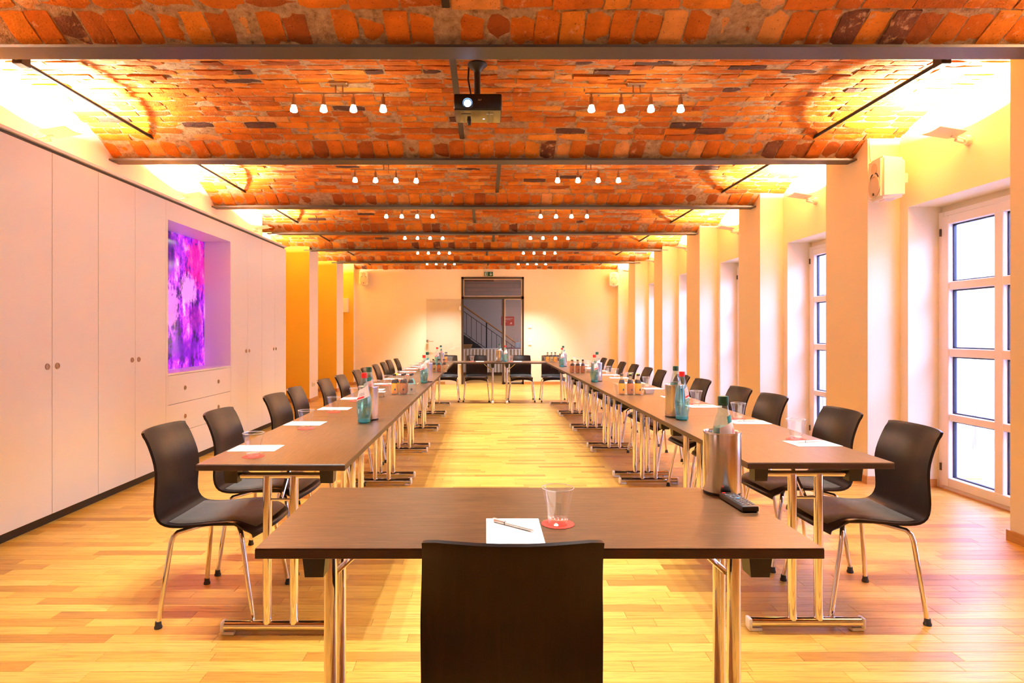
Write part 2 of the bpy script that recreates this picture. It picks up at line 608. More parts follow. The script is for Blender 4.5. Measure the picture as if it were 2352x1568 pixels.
def copy_tree(o, parent=None):
    c = o.copy()
    COL.objects.link(c)
    if parent is not None:
        c.parent = parent
        KIDS.setdefault(parent.name, []).append(c)
    for ch in KIDS.get(o.name, []):
        copy_tree(ch, c)
    return c


def place(proto, state, label, loc, rz=0.0, group=None, cat=None):
    """first call moves the prototype itself, later calls copy it with its parts"""
    if proto.name in state:
        o = copy_tree(proto)
    else:
        o = proto
        state.add(proto.name)
    o.location = loc
    o.rotation_euler = (0, 0, rz)
    tag(o, label, cat, group)
    return o


USED = set()
ORD = ['first', 'second', 'third', 'fourth', 'fifth', 'sixth', 'seventh', 'eighth', 'ninth', 'tenth', 'eleventh', 'twelfth']


def text_mesh(body, size, extrude=0.0004):
    c = bpy.data.curves.new('lettering', 'FONT')
    c.body = body
    c.size = size
    c.extrude = extrude
    c.align_x = 'CENTER'
    c.align_y = 'CENTER'
    c.resolution_u = 3
    o = bpy.data.objects.new('lettering', c)
    COL.objects.link(o)
    dg = bpy.context.evaluated_depsgraph_get()
    me = bpy.data.meshes.new_from_object(o.evaluated_get(dg))
    bpy.data.objects.remove(o)
    bpy.data.curves.remove(c)
    return me


# ------------------------------------------------------------------ vaulted brick ceiling
def vz(y):
    for a, b in zip(WEBS[:-1], WEBS[1:]):
        if a <= y <= b:
            u = abs(y - (a + b) / 2) / ((b - a) / 2)
            return Z_SPRING + RISE * (1 - u ** 2.8)
    return Z_SPRING


class Arc:
    def __init__(s, a, b, n=240):
        s.y = np.linspace(a, b, n)
        s.z = np.array([vz(min(max(t, a + 1e-6), b - 1e-6)) for t in s.y])
        d = np.hypot(np.diff(s.y), np.diff(s.z))
        s.s = np.concatenate([[0], np.cumsum(d)])
        s.L = s.s[-1]

    def at(s, t):
        y, z = np.interp(t, s.s, s.y), np.interp(t, s.s, s.z)
        y0, z0 = np.interp(t - 0.02, s.s, s.y), np.interp(t - 0.02, s.s, s.z)
        y1, z1 = np.interp(t + 0.02, s.s, s.y), np.interp(t + 0.02, s.s, s.z)
        th = math.atan2(z1 - z0, y1 - y0)
        return y, z, th


def set_tint(me, cols):
    a = me.color_attributes.new('tint', 'FLOAT_COLOR', 'POINT')
    arr = np.ones((len(me.vertices), 4), dtype=np.float32)
    arr[:, :3] = cols
    a.data.foreach_set('color', arr.ravel())


def brick_geo(L, Hh, T, rnd, nx=5, ny=3):
    """visible face looks down (-z); ragged edges and an uneven face"""
    vs, fs = [], []
    for j in range(ny):
        for i in range(nx):
            ex = 0.006 if i in (0, nx - 1) else 0.0
            ey = 0.0045 if j in (0, ny - 1) else 0.0
            edge = (i in (0, nx - 1)) or (j in (0, ny - 1))
            corner = (i in (0, nx - 1)) and (j in (0, ny - 1))
            x = (i / (nx - 1) - 0.5) * L + rnd.uniform(-1, 1) * 0.5 * ex
            y = (j / (ny - 1) - 0.5) * Hh + rnd.uniform(-1, 1) * ey
            z = rnd.uniform(-0.0025, 0.0025) + (0.003 if edge else 0) + (rnd.choice([0.0, 0.002, 0.007]) if corner else 0)
            vs.append((x, y, z))
    for j in range(ny - 1):
        for i in range(nx - 1):
            a = j * nx + i
            fs.append((a, a + nx, a + nx + 1, a + 1))
    ring = [i for i in range(nx)] + [j * nx + nx - 1 for j in range(1, ny)] + [(ny - 1) * nx + i for i in range(nx - 2, -1, -1)] + [j * nx for j in range(ny - 2, 0, -1)]
    n0 = len(vs)
    for r in ring:
        vs.append((vs[r][0] * 1.0, vs[r][1] * 1.0, T))
    for k in range(len(ring)):
        k2 = (k + 1) % len(ring)
        fs.append((ring[k], ring[k2], n0 + k2, n0 + k))
    return vs, fs


def tone(rnd):
    u = rnd.random()
    if u < 0.032:
        return rnd.uniform(0.0, 0.07)
    if u < 0.11:
        return rnd.uniform(0.94, 1.0)
    return min(0.93, max(0.12, rnd.gauss(0.55, 0.2)))


def build_ceiling():
    rnd = random.Random(11)
    xa, xb = -3.78, 3.62
    pools = {}
    for kind, L, Hh in (('long', 0.243, 0.064), ('half', 0.118, 0.064), ('soldier', 0.119, 0.198)):
        pool = []
        for k in range(28 if kind != 'half' else 14):
            vs, fs = brick_geo(L, Hh, 0.05, rnd, 5 if kind == 'long' else 3, 3 if kind != 'soldier' else 5)
            tn = (tone(rnd), rnd.random(), 0)
            pool.append((vs, fs, tn))
        pools[kind] = pool
    shared = {}

    def brick_mesh(kind, k):
        if (kind, k) not in shared:
            vs, fs, tn = pools[kind][k]
            me = bpy.data.meshes.new('brick')
            me.from_pydata(vs, [], fs)
            me.materials.append(M['brick'])
            set_tint(me, np.array([tn] * len(vs), dtype=np.float32))
            shared[(kind, k)] = me
        return shared[(kind, k)]

    for bay, (a, b) in enumerate(zip(WEBS[:-1], WEBS[1:])):
        arc = Arc(a, b)
        items = []                       # (kind, variant, x, s, depth jitter, tilt)
        for end in (0, 1):
            sc = 0.012 + 0.0985
            sc = sc if end == 0 else arc.L - sc
            x = xa + rnd.uniform(0, 0.1)
            while x < xb:
                items.append(('soldier', rnd.randrange(28), x, sc + rnd.uniform(-0.004, 0.004), rnd.gauss(0, 0.0035), rnd.gauss(0, 0.02)))
                x += 0.128 + rnd.uniform(-0.003, 0.006)
        s0, s1 = 0.012 + 0.199 + 0.005, arc.L - (0.012 + 0.199 + 0.005)
        n = round((s1 - s0) / 0.0765)
        p = (s1 - s0) / n
        for r in range(n):
            x = xa + (0.13 if r % 2 else 0.0) + rnd.uniform(0, 0.05)
            sc = s0 + (r + 0.5) * p
            while x < xb:
                half = rnd.random() < 0.14
                w = 0.118 if half else 0.243
                items.append(('half' if half else 'long', rnd.randrange(14 if half else 28), x + w / 2, sc + rnd.uniform(-0.003, 0.003), rnd.gauss(0, 0.004), rnd.gauss(0, 0.012)))
                x += w + rnd.uniform(0.008, 0.016)
        # mortar shell: recessed behind the brick faces
        ys = np.linspace(a, b, 61)
        mv, mf = [], []
        for i, y in enumerate(ys):
            _, _, th = arc.at(np.interp(y, arc.y, arc.s))
            z = np.interp(y, arc.y, arc.z) + 0.007
            for x in (xa - 0.1, -1.8, 0.0, 1.8, xb + 0.1):
                mv.append((x, y, z))
        for i in range(60):
            for j in range(4):
                q = i * 5 + j
                mf.append((q, q + 5, q + 6, q + 1))
        mb = MB()
        mb.v, mb.f, mb.sm = mv, mf, [True] * len(mf)
        shell = mb.build('ceiling', M['mortar'])
        tag(shell, 'shallow red brick vault over the %s bay of the room' % (['rearmost', 'second'][bay] if bay < 2 else ['near', 'projector', 'smoke detector', 'fourth lit', 'fifth lit', 'sixth lit', 'far wall'][bay - 2 if bay > 1 else 0]), 'ceiling', None, 'structure')
        # bricks
        recs = []
        for kind, k, x, s_, dj, tl in items:
            y, z, th = arc.at(s_)
            nrm = Vector((0, math.sin(th), -math.cos(th)))       # outwards (down)
            pos = Vector((x, y, z)) + nrm * dj
            mat = Matrix.Translation(pos) @ Matrix.Rotation(th, 4, 'X') @ Matrix.Rotation(tl, 4, 'Z')
            L, Hh = {'long': (0.243, 0.064), 'half': (0.118, 0.064), 'soldier': (0.119, 0.198)}[kind]
            area = 0.0
            if y > 0.6 and abs(pos.x) < 3.5:
                px = 1116 + pos.x * F_PX / y
                py = 763 - (pos.z - CAM_H) * F_PX / y
                if -40 < px < 2392 and -10 < py < 640:
                    c = nrm.dot(Vector((0, 0, CAM_H)) - pos) / (Vector((0, 0, CAM_H)) - pos).length
                    if c > 0.02:
                        area = L * Hh * c * (F_PX / y) ** 2
                        # hidden behind the beam in front?
                        wb = [w for w in WEBS if w + 0.09 < y]
                        if wb and (z - CAM_H) / y > (Z_BEAM - CAM_H) / (wb[-1] + 0.09):
                            area = 0.0
            recs.append((area, kind, k, mat))
        singles = sorted([i for i in range(len(recs)) if recs[i][0] > 120], key=lambda i: -recs[i][0])[:300]
        sset = set(singles)
        for i in singles:
            _, kind, k, mat = recs[i]
            o = link('brick', brick_mesh(kind, k), shell)
            o.matrix_local = mat
        V, Fc, T = [], [], []
        for i, (_, kind, k, mat) in enumerate(recs):
            if i in sset:
                continue
            vs, fs, tn = pools[kind][k]
            n0 = len(V)
            arr = np.array(vs) @ np.array(mat.to_3x3()).T + np.array(mat.translation)
            V.extend(arr.tolist())
            Fc.extend([tuple(q + n0 for q in f) for f in fs])
            T.extend([tn] * len(vs))
        me = bpy.data.meshes.new('bricks')
        me.from_pydata(V, [], Fc)
        me.materials.append(M['brick'])
        set_tint(me, np.array(T, dtype=np.float32))
        tag(link('bricks', me, shell), kind='stuff')


build_ceiling()


# ------------------------------------------------------------------ floor of oak strips
def build_floor():
    rnd = random.Random(5)
    slab = MB().box(-3.85, 3.85, Y_BACK, 20.6, -0.10, -0.0025).build('floor', M['joint'])
    tag(slab, 'warm oak strip floor running the length of the room', 'floor', None, 'structure')
    W = 0.0715
    lens = [0.36, 0.44, 0.52, 0.62]
    protos = []
    g = 0.0005
    for L in lens:
        for k in range(7):
            vs = [(g, g, -0.012), (L - g, g, -0.012), (L - g, W - g, -0.012), (g, W - g, -0.012),
                  (g, g, -0.0012), (L - g, g, -0.0012), (L - g, W - g, -0.0012), (g, W - g, -0.0012),
                  (g + .0008, g + .0008, 0), (L - g - .0008, g + .0008, 0), (L - g - .0008, W - g - .0008, 0), (g + .0008, W - g - .0008, 0)]
            fs = [(0, 1, 5, 4), (1, 2, 6, 5), (2, 3, 7, 6), (3, 0, 4, 7), (4, 5, 9, 8), (5, 6, 10, 9), (6, 7, 11, 10), (7, 4, 8, 11), (8, 9, 10, 11)]
            u = rnd.random()
            t = rnd.uniform(0.08, 0.3) if u < 0.10 else min(1, max(0.35, rnd.gauss(0.64, 0.14)))
            protos.append((L, vs, fs, (t, rnd.random(), 0)))
    shared = {}
    recs = []
    y = Y_BACK
    while y < 20.5:
        x = -3.8 - rnd.uniform(0, 0.5)
        while x < 3.8:
            k = rnd.randrange(len(protos))
            recs.append((x, y, k))
            x += protos[k][0]
        y += W
    def area(r):
        x, y, k = r
        if y < 2.15 or y > 4.2:
            return 0
        px = 1116 + (x + 0.25) * F_PX / y
        if px < -120 or px > 2470:
            return 0
        if x < -3.0 or x > 3.2:
            return 0
        return 1 / y
    order = sorted([i for i in range(len(recs)) if area(recs[i]) > 0], key=lambda i: -area(recs[i]))[:300]
    oset = set(order)
    for i in order:
        x, y, k = recs[i]
        if k not in shared:
            L, vs, fs, tn = protos[k]
            me = bpy.data.meshes.new('plank')
            me.from_pydata(vs, [], fs)
            me.materials.append(M['oak'])
            set_tint(me, np.array([tn] * len(vs), dtype=np.float32))
            shared[k] = me
        link('plank', shared[k], slab, (x, y, 0))
    V, Fc, T = [], [], []
    for i, (x, y, k) in enumerate(recs):
        if i in oset:
            continue
        L, vs, fs, tn = protos[k]
        n0 = len(V)
        V.extend([(p[0] + x, p[1] + y, p[2]) for p in vs])
        Fc.extend([tuple(q + n0 for q in f) for f in fs])
        T.extend([(tn[0], (tn[1] + 0.618 * (i % 97)) % 1.0, 0)] * len(vs))
    me = bpy.data.meshes.new('planks')
    me.from_pydata(V, [], Fc)
    me.materials.append(M['oak'])
    set_tint(me, np.array(T, dtype=np.float32))
    tag(link('planks', me, slab), kind='stuff')


build_floor()


# ------------------------------------------------------------------ walls
ZT = 3.30
def struct(mb, name, mat, label, cat='wall'):
    return tag(mb.build(name, mat), label, cat, None, 'structure')


wl = MB().box(-XL - 0.3, -XL, Y_BACK, 9.0, 0, ZT)
struct(wl, 'wall_left', M['white_wall'], 'white wall above and behind the wardrobes')
wl2 = MB().box(-4.0, -3.75, 9.0, Y_FAR, 0, ZT).box(-3.75, -XL, 9.0, 9.02, 0, ZT)
struct(wl2, 'wall_left', M['yellow'], 'ochre yellow niche wall beyond the wardrobes')
# right wall with the reveals of the french windows
OPEN = []
wr = MB()
for (p0, p1), (q0, q1) in zip(PIERS[1:-1], PIERS[2:]):
    o0, o1 = p1 + 0.10, q0 - 0.10
    if q0 > 14.9:
        o0, o1 = 14.10, 14.85
    OPEN.append((o0, o1))
edges = [Y_BACK - 0.2]
for o0, o1 in OPEN:
    edges += [o0, o1]
edges.append(Y_FAR + 0.2)
for i in range(0, len(edges), 2):
    wr.box(XWALL, 3.83, edges[i], edges[i + 1], 0, ZT)
for o0, o1 in OPEN:
    wr.box(XWALL, 3.83, o0, o1, 2.30, ZT)
struct(wr, 'wall_right', M['cream'], 'cream window wall with deep french window reveals')
wb = MB().box(-4.0, 4.0, Y_BACK - 0.2, Y_BACK, 0, ZT)
struct(wb, 'wall_back', M['cream'], 'cream wall behind the photographer')
DX0, DX1, DZ = -0.60, 0.93, 2.625
wf = MB().box(-4.0, DX0, Y_FAR, Y_FAR + 0.2, 0, ZT).box(DX1, 4.0, Y_FAR, Y_FAR + 0.2, 0, ZT).box(DX0, DX1, Y_FAR, Y_FAR + 0.2, DZ, ZT)
struct(wf, 'wall_far', M['cream'], 'cream far wall around the glazed door')


def pier(side, y0, y1, label):
    if side > 0:
        mb = MB().box(XP, XWALL, y0, y1, 0, ZT)
        o = struct(mb, 'pillar', M['cream'], label, 'pillar')
        b = MB().box(XP - 0.014, XP, y0 - 0.014, y1 + 0.014, 0, 0.065).box(XP, XWALL, y0 - 0.014, y0, 0, 0.065)
        b.build('baseboard', M['base'], o)
    else:
        mb = MB().box(-3.75, -XP, y0, y1, 0, ZT)
        o = struct(mb, 'pillar', None, label, 'pillar')
        me = o.data
        me.materials.append(M['yellow'])
        me.materials.append(M['white_wall'])
        for f in me.polygons:
            f.material_index = 1 if f.normal.x > 0.5 else 0
        b = MB().box(-XP, -XP + 0.014, y0 - 0.014, y1 + 0.014, 0, 0.065).box(-3.75, -XP, y0 - 0.014, y0, 0, 0.065)
        b.build('baseboard', M['base'], o)
    return o


for i, (y0, y1) in enumerate(PIERS):
    n = i - 1
    lab = {0: 'cream pier against the back wall behind the camera', 1: 'cream pier beside the camera on the window side',
           2: 'cream pier cut by the right picture edge', 8: 'cream pier stub in the far window side corner'}.get(i)
    if i == 3:
        lab = 'cream pier carrying the white loudspeaker'
    if lab is None:
        lab = 'cream pier on the window wall, %s beyond the loudspeaker pier' % ORD[i - 4]
    pier(1, y0, y1, lab)
    if i >= 6:
        pier(-1, max(y0, 9.05), y1, ['yellow and white pier just beyond the wardrobes', 'yellow and white pier second beyond the wardrobes', 'yellow pier stub in the far left corner'][i - 6])
# skirting along the niches and the far wall
bb = MB().box(-3.75, -3.736, 9.02, Y_FAR, 0, 0.065)
struct(bb, 'baseboard_left', M['base'], 'oak skirting along the yellow niches', 'skirting')
bb = MB().box(-3.7, -1.0, Y_FAR - 0.014, Y_FAR, 0, 0.065).box(DX1 + 0.01, 3.5, Y_FAR - 0.014, Y_FAR, 0, 0.065)
struct(bb, 'baseboard_far', M['base'], 'oak skirting along the far wall', 'skirting')
bb = MB()
for o0, o1 in OPEN:
    bb.box(XWALL, 3.70, o1 - 0.014, o1, 0, 0.065)
    bb.box(XWALL - 0.012, XWALL, o1 - 0.012, o1 + 0.086, 0, 0.065)
struct(bb, 'baseboard_right', M['base'], 'oak skirting in the window reveals', 'skirting')


# ------------------------------------------------------------------ french windows
def build_window(n, y0, y1, label):
    root = thing('window_%d' % n, label, 'window', (XGLASS, (y0 + y1) / 2, 0), 0, None, 'structure')
    hw = (y1 - y0) / 2
    fw, mu = 0.125, 0.08
    pw = (2 * hw - 2 * fw - mu) / 2
    rows = [(0.105, 0.56), (0.617, 1.075), (1.142, 1.61), (1.677, 2.137)]
    x0, x1 = -0.03, 0.045
    fr = MB().cbox(x0, x1, -hw, -hw + 0.06, 0.0, 2.25, 0.004).cbox(x0, x1, hw - 0.06, hw, 0.0, 2.25, 0.004)
    fr.cbox(x0, x1, -hw + .06, hw - .06, 2.20, 2.25, 0.004).cbox(x0, x1, -hw + .06, hw - .06, 0.0, 0.03, 0.004)
    fr.build('frame', M['pvc'], root)
    sa = MB()
    s0, s1 = x0 - 0.012, x1 - 0.02
    sa.cbox(s0, s1, -hw + 0.05, -hw + fw, 0.03, 2.21, 0.005).cbox(s0, s1, hw - fw, hw - 0.05, 0.03, 2.21, 0.005)
    sa.cbox(s0, s1, -hw + fw, hw - fw, 2.137, 2.21, 0.005).cbox(s0, s1, -hw + fw, hw - fw, 0.03, 0.105, 0.005)
    sa.build('sash', M['pvc'], root)
    MB().cbox(s0 + .004, s1, -mu / 2, mu / 2, 0.10, 2.14, 0.005).build('mullion', M['pvc'], root)
    ga = MB()
    for c in (-1, 1):
        ya, yb = (-hw + fw, -mu / 2) if c < 0 else (mu / 2, hw - fw)
        for (za, zb) in rows:
            MB().box(0.004, 0.012, ya, yb, za, zb).build('pane', M['window_glass'], root)
            t = 0.010
            ga.box(-0.004, 0.02, ya, ya + t, za, zb).box(-0.004, 0.02, yb - t, yb, za, zb)
            ga.box(-0.004, 0.02, ya, yb, zb - t, zb).box(-0.004, 0.02, ya, yb, za, za + t)
    ga.build('gasket', M['gasket'], root)
    for za, zb in zip(rows[:-1], rows[1:]):
        MB().cbox(s0 + .006, s1, -hw + fw, hw - fw, za[1], zb[0], 0.005).build('glazing_bar', M['pvc'], root)
    for z in (0.18, 2.08):
        MB().lathe([(0, -0.03), (0.008, -0.03), (0.008, 0.03), (0, 0.03)], 8, (s0 - 0.006, hw - 0.048, z)).build('hinge', M['frame_dark'], root)
    h = MB().cbox(s0 - 0.012, s0, -hw + 0.07, -hw + 0.10, 0.98, 1.10, 0.003)
    h.tube([(s0 - 0.01, -hw + 0.085, 1.06), (s0 - 0.05, -hw + 0.085, 1.06), (s0 - 0.055, -hw + 0.085, 1.05), (s0 - 0.055, -hw + 0.085, 0.94)], 0.009, 8)
    h.build('handle', M['cap_white'], root)
    MB().box(-0.05, 0.06, -hw, hw, -0.002, 0.004).build('threshold', M['base'], root)
    # masonry-side filler above and beside the frame
    MB().box(0.0, 0.07, -hw, hw, 2.25, 2.31).build('head_filler', M['cream'], root)


WLAB = {0: 'french window beside the camera', 1: 'tall white french window beside the nearest right chair',
        2: 'french window second from the camera, half hidden by the loudspeaker pier'}
for i, (o0, o1) in enumerate(OPEN):
    build_window(i + 1, o0, o1, WLAB.get(i, 'white french window hidden in its reveal, %s past the loudspeaker pier' % ORD[max(0, i - 3 + 0)]))

# outside: boarded fence on a terrace
tag(MB().box(3.80, 16, -8, 26, -0.25, -0.06).build('ground_outside', M['terrace']), 'pale terrace outside the french windows', 'ground', None, 'structure')
fence = thing('boarded_fence', 'white boarded fence seen through the french windows', 'fence', (5.6, -0.11, -0.06))
bmesh_board = MB().cbox(-0.012, 0.012, 0.005, 0.385, 0.02, 2.75, 0.003).mesh('board', M['board'])
for k in range(-6, 46):
    link('board', bmesh_board, fence, (0, k * 0.40, 0))
bt = MB().box(-0.02, 0.02, -0.02, 0.008, 0.0, 2.75).mesh('batten', M['batten'])
for k in range(-6, 47):
    link('batten', bt, fence, (-0.020, k * 0.40, 0))


# ------------------------------------------------------------------ steel beams and tie rods
def beam(yw, label):
    fw = 0.072
    mb = MB().box(-XL - 0.05 if yw < 9.2 else -3.3, 3.3, yw - fw, yw + fw, Z_BEAM, Z_BEAM + 0.015)
    mb.box(-3.25, 3.25, yw - 0.006, yw + 0.006, Z_BEAM + 0.014, Z_BEAM + 0.06)
    o = mb.build('steel_beam', M['beam'])
    tag(o, label, 'beam', 'steel beams between the brick vaults', 'structure')


BL = ['dark steel beam behind the camera', 'dark steel beam nearest the camera, crossing the top of the picture', 'dark steel beam just beyond the projector',
      'dark steel beam third from the camera', 'dark steel beam fourth from the camera', 'dark steel beam fifth from the camera', 'dark steel beam sixth from the camera, next to the far wall']
for w, l in zip(WEBS[1:8], BL):
    beam(w, l)

bays = list(zip(WEBS[:-1], WEBS[1:]))
BAYN = {2: 'projector vault', 3: 'vault second from the camera', 4: 'vault third from the camera', 5: 'vault fourth from the camera', 6: 'vault fifth from the camera', 7: 'vault by the far wall', 1: 'vault over the near table', 0: 'rearmost vault'}
for i, (a, b) in enumerate(bays):
    if i < 1:
        continue
    for x, side in ((-2.80, 'wardrobe end'), (2.75, 'window end')):
        c = (a + b) / 2
        mb = MB().tube([(x, a + 0.02, 2.905), (x, b - 0.02, 2.905)], 0.013, 8)
        mb.cbox(x - 0.03, x + 0.03, a + 0.40, a + 0.48, 2.875, 2.94, 0.004)
        tag(mb.build('tie_rod', M['rod']), 'dark iron tie rod at the %s of the %s' % (side, BAYN[i]), 'tie rod', 'tie rods across the vaults')
    x = [-0.20, -0.20, -0.20, 0.13, -0.165, 0.13, 0.02, 0.05][i]
    mb = MB().cbox(x - 0.02, x + 0.02, a + 0.05, b - 0.05, 2.895, 2.907, 0.002)
    tag(mb.build('tie_bar', M['beam']), 'flat grey tie bar across the middle of the %s' % BAYN[i], 'tie bar', 'flat tie bars in the middle of the vaults')


# ------------------------------------------------------------------ lights: spot bars and wall uplights
def make_spot_bar():
    root = thing('spotlight_bar', '', 'spotlight', (0, 0, 0), 0, 'four lamp spotlight bars under the vaults')
    MB().cbox(-0.065, 0.065, -0.03, 0.03, 0.055, 0.085, 0.006).build('ceiling_plate', M['bronze'], root)
    for x in (-0.02, 0.03):
        MB().tube([(x, 0, 0.06), (x, 0, 0.0)], 0.006, 8).build('stem', M['bronze'], root)
    MB().tube([(-0.36, 0, 0), (0.36, 0, 0)], 0.0065, 8).build('rail', M['bronze'], root)
    for x in (-0.315, -0.105, 0.105, 0.315):
        h = MB().tube([(x, 0, 0), (x, 0, -0.03)], 0.006, 8)
        h.lathe([(0, -0.025), (0.013, -0.028), (0.015, -0.075), (0.019, -0.085), (0, -0.085)], 12, (x, 0, 0))
        ho = h.build('lamp_head', M['bronze'], root)
        MB().lathe([(0.013, -0.083), (0.020, -0.098), (0.0255, -0.118), (0.0245, -0.126), (0.016, -0.131), (0, -0.132)], 14, (x, 0, 0)).build('bulb', M['bulb'], ho)
    return root


bar = make_spot_bar()
for i, (a, b) in enumerate(bays):
    if i < 1:
        continue
    yc = (a + b) / 2 + 0.02
    if i == 7:
        yc = 14.3
    for x, side, in ((-1.04, 'wardrobe side'), (1.06, 'window side')):
        rz = {(3, -1): 0.05, (5, -1): 0.04, (5, 1): 0.03}.get((i, -1 if x < 0 else 1), 0.0)
        place(bar, USED, 'four lamp spotlight bar, %s, under the %s' % (side, BAYN[i]), (x, yc, 2.955), rz)
        for k in (-0.315, -0.105, 0.105, 0.315):
            light('SPOT', 'spot_lamp', (x + k, yc, 2.955 - 0.14), (0, 0, 0), SPOT_W, WARM, spot_size=math.radians(88), spot_blend=0.8, shadow_soft_size=0.022)


def make_uplight():
    """mounted on a wall at x = 0 facing -x"""
    root = thing('wall_uplight', '', 'wall lamp', (0, 0, 0), 0, 'wing shaped wall uplights')
    MB().lathe([(0, -0.03), (0.032, -0.028), (0.038, -0.012), (0.038, 0.0), (0, 0.0)], 18, (0, 0, 0), axis='x').build('wall_mount', M['lamp_white'], root)
    MB().tube([(-0.02, 0, 0.0), (-0.07, -0.005, 0.012), (-0.13, -0.01, 0.03)], 0.012, 8).tube([(-0.045, 0.0, -0.012), (-0.11, -0.02, -0.004)], 0.012, 10).build('arm', M['lamp_white'], root)
    bm = bmesh.new()
    bmesh.ops.create_grid(bm, x_segments=4, y_segments=4, size=0.5)
    for v in bm.verts:
        x, y = v.co.x, v.co.y
        v.co = Vector((-0.185 + x * 0.19, -0.01 + y * 0.19, 0.045 - x * 0.03 + 0.02 * (4 * y * y) * 0.5))
    bmesh.ops.solidify(bm, geom=bm.faces[:], thickness=0.006)
    p = MB().bm(bm, None, True)
    p.build('wing', M['lamp_white'], root)
    MB().cbox(-0.21, -0.15, -0.05, 0.03, 0.058, 0.072, 0.004).build('lamp', M['cap_white'], root)
    return root


up = make_uplight()
for i, (a, b) in enumerate(bays):
    yc = (a + b) / 2 + 0.10
    if i < 1:
        continue
    if i == 7:
        yc = 14.5
    lab = {1: 'white wall uplight above the french window beside the camera', 2: 'large white wall uplight above the nearest visible french window',
           3: 'white wall uplight above the second french window'}.get(i, 'white wall uplight in the %s on the window wall' % BAYN[i])
    place(up, USED, lab, (XWALL, yc, 2.65), 0)
    light('AREA', 'uplight_lamp', (XWALL - 0.17, yc, 2.735), (PI, 0, 0), UP_W, UPCOL, shape='DISK', size=0.10, spread=math.radians(165))
    xl = -XL
    if b < 9.6:
        place(up, USED, 'white wall uplight above the wardrobes in the %s' % BAYN[i], (xl, yc, 2.66), PI)
        light('AREA', 'uplight_lamp', (xl + 0.17, yc, 2.745), (PI, 0, 0), UP_W, UPCOL)
    elif i in (5, 6, 7):
        place(up, USED, 'white wall uplight in the yellow niche of the %s' % BAYN[i], (-3.75, min(yc, 14.4), 2.62), PI)
        light('AREA', 'niche_uplight_lamp', (-3.75 + 0.17, min(yc, 14.4), 2.705), (PI, 0, 0), UP_W * 0.4, UPCOL, shape='DISK', size=0.10)

# ------------------------------------------------------------------ wardrobes along the left wall
XW = -2.88
ZW = 2.51
DEPTH = 0.36


def finger_pull(mb_parent, y, z):
    r = MB().lathe([(0.0, 0.002), (0.013, 0.002), (0.0145, 0.006), (0.020, 0.006), (0.021, 0.0)], 18, (0, y, z), axis='x')
    return r.build('finger_pull', M['bronze'], mb_parent)


def wardrobe(y0, y1, label, pull_near=False):
    root = thing('wardrobe', label, 'wardrobe', (XW, (y0 + y1) / 2, 0), 0, 'white fitted wardrobes along the left wall')
    hw = (y1 - y0) / 2
    MB().box(-DEPTH, -0.024, -hw + 0.001, hw - 0.001, 0.062, 2.462).build('carcass', M['cab_edge'], root)
    for s in (-1, 1):
        a, b = (-hw + 0.0022, -0.0022) if s < 0 else (0.0022, hw - 0.0022)
        d = MB().cbox(-0.022, 0, a, b, 0.066, 2.462, 0.0012).build('door', M['cab'], root)
        finger_pull(d, s * 0.048, 1.045)


for (a, b, l) in ((0.72, 1.69, 'white double door wardrobe behind the left of the camera'), (1.69, 2.66, 'white double door wardrobe just outside the left picture edge'),
                  (2.66, 3.632, 'white double door wardrobe left of the frame edge, before the nearest visible doors'),
                  (3.632, 4.61, 'tall white double door wardrobe nearest the camera'), (4.61, 5.585, 'tall white double door wardrobe directly before the purple niche'),
                  (7.02, 7.98, 'tall white double door wardrobe directly beyond the purple niche'), (7.98, 8.94, 'tall white double door wardrobe at the far end of the row')):
    wardrobe(a, b, l)

ny0, ny1 = 5.585, 7.02
nc = thing('niche_cabinet', 'white cabinet with an open backlit display niche above drawers', 'cabinet', (XW, (ny0 + ny1) / 2, 0))
hw = (ny1 - ny0) / 2
n0, n1, nz0, nz1 = -hw + 0.035, hw - 0.022, 0.895, 2.292
MB().box(-DEPTH, 0, -hw + .001, n0, 0.066, 2.462).box(-DEPTH, 0, n1, hw - .001, 0.066, 2.462).box(-DEPTH, 0, n0, n1, nz1, 2.462).box(-DEPTH, 0.0, n0, n1, nz0 - 0.018, nz0).box(-DEPTH, -0.31, n0, n1, nz0, nz1).build('carcass', M['cab'], nc)
for k, (za, zb) in enumerate(((0.608, 0.874), (0.336, 0.604), (0.066, 0.332))):
    d = MB().cbox(-0.022, 0, n0 + .002, n1 - .002, za, zb, 0.0012).build('drawer', M['cab'], nc)
    finger_pull(d, (n0 + n1) / 2 - 0.37, (za + zb) / 2)
    finger_pull(d, (n0 + n1) / 2 + 0.37, (za + zb) / 2)
art = MB().box(XW - 0.308, XW - 0.296, ny0 + 0.04, ny1 - 0.026, 0.90, 2.285).build('art_panel', M['art'])
tag(art, 'glowing purple and magenta abstract panel at the back of the white niche', 'picture')
tag(MB().cbox(XW - DEPTH, XW + 0.004, 0.72, 8.945, 2.487, ZW, 0.002).build('wardrobe_cornice', M['cab']), 'white cornice board running along the top of the wardrobes', 'cornice')
tag(MB().box(XW - DEPTH, XW - 0.02, 0.73, 8.935, 2.462, 2.487).build('shadow_gap_strip', M['cab_dark']), 'thin strip coloured dark as shade under the wardrobe cornice', 'trim')
tag(MB().box(XW - DEPTH, XW - 0.035, 0.72, 8.93, 0.0, 0.062).build('wardrobe_plinth', M['plinth']), 'black plinth along the foot of the wardrobes', 'plinth')


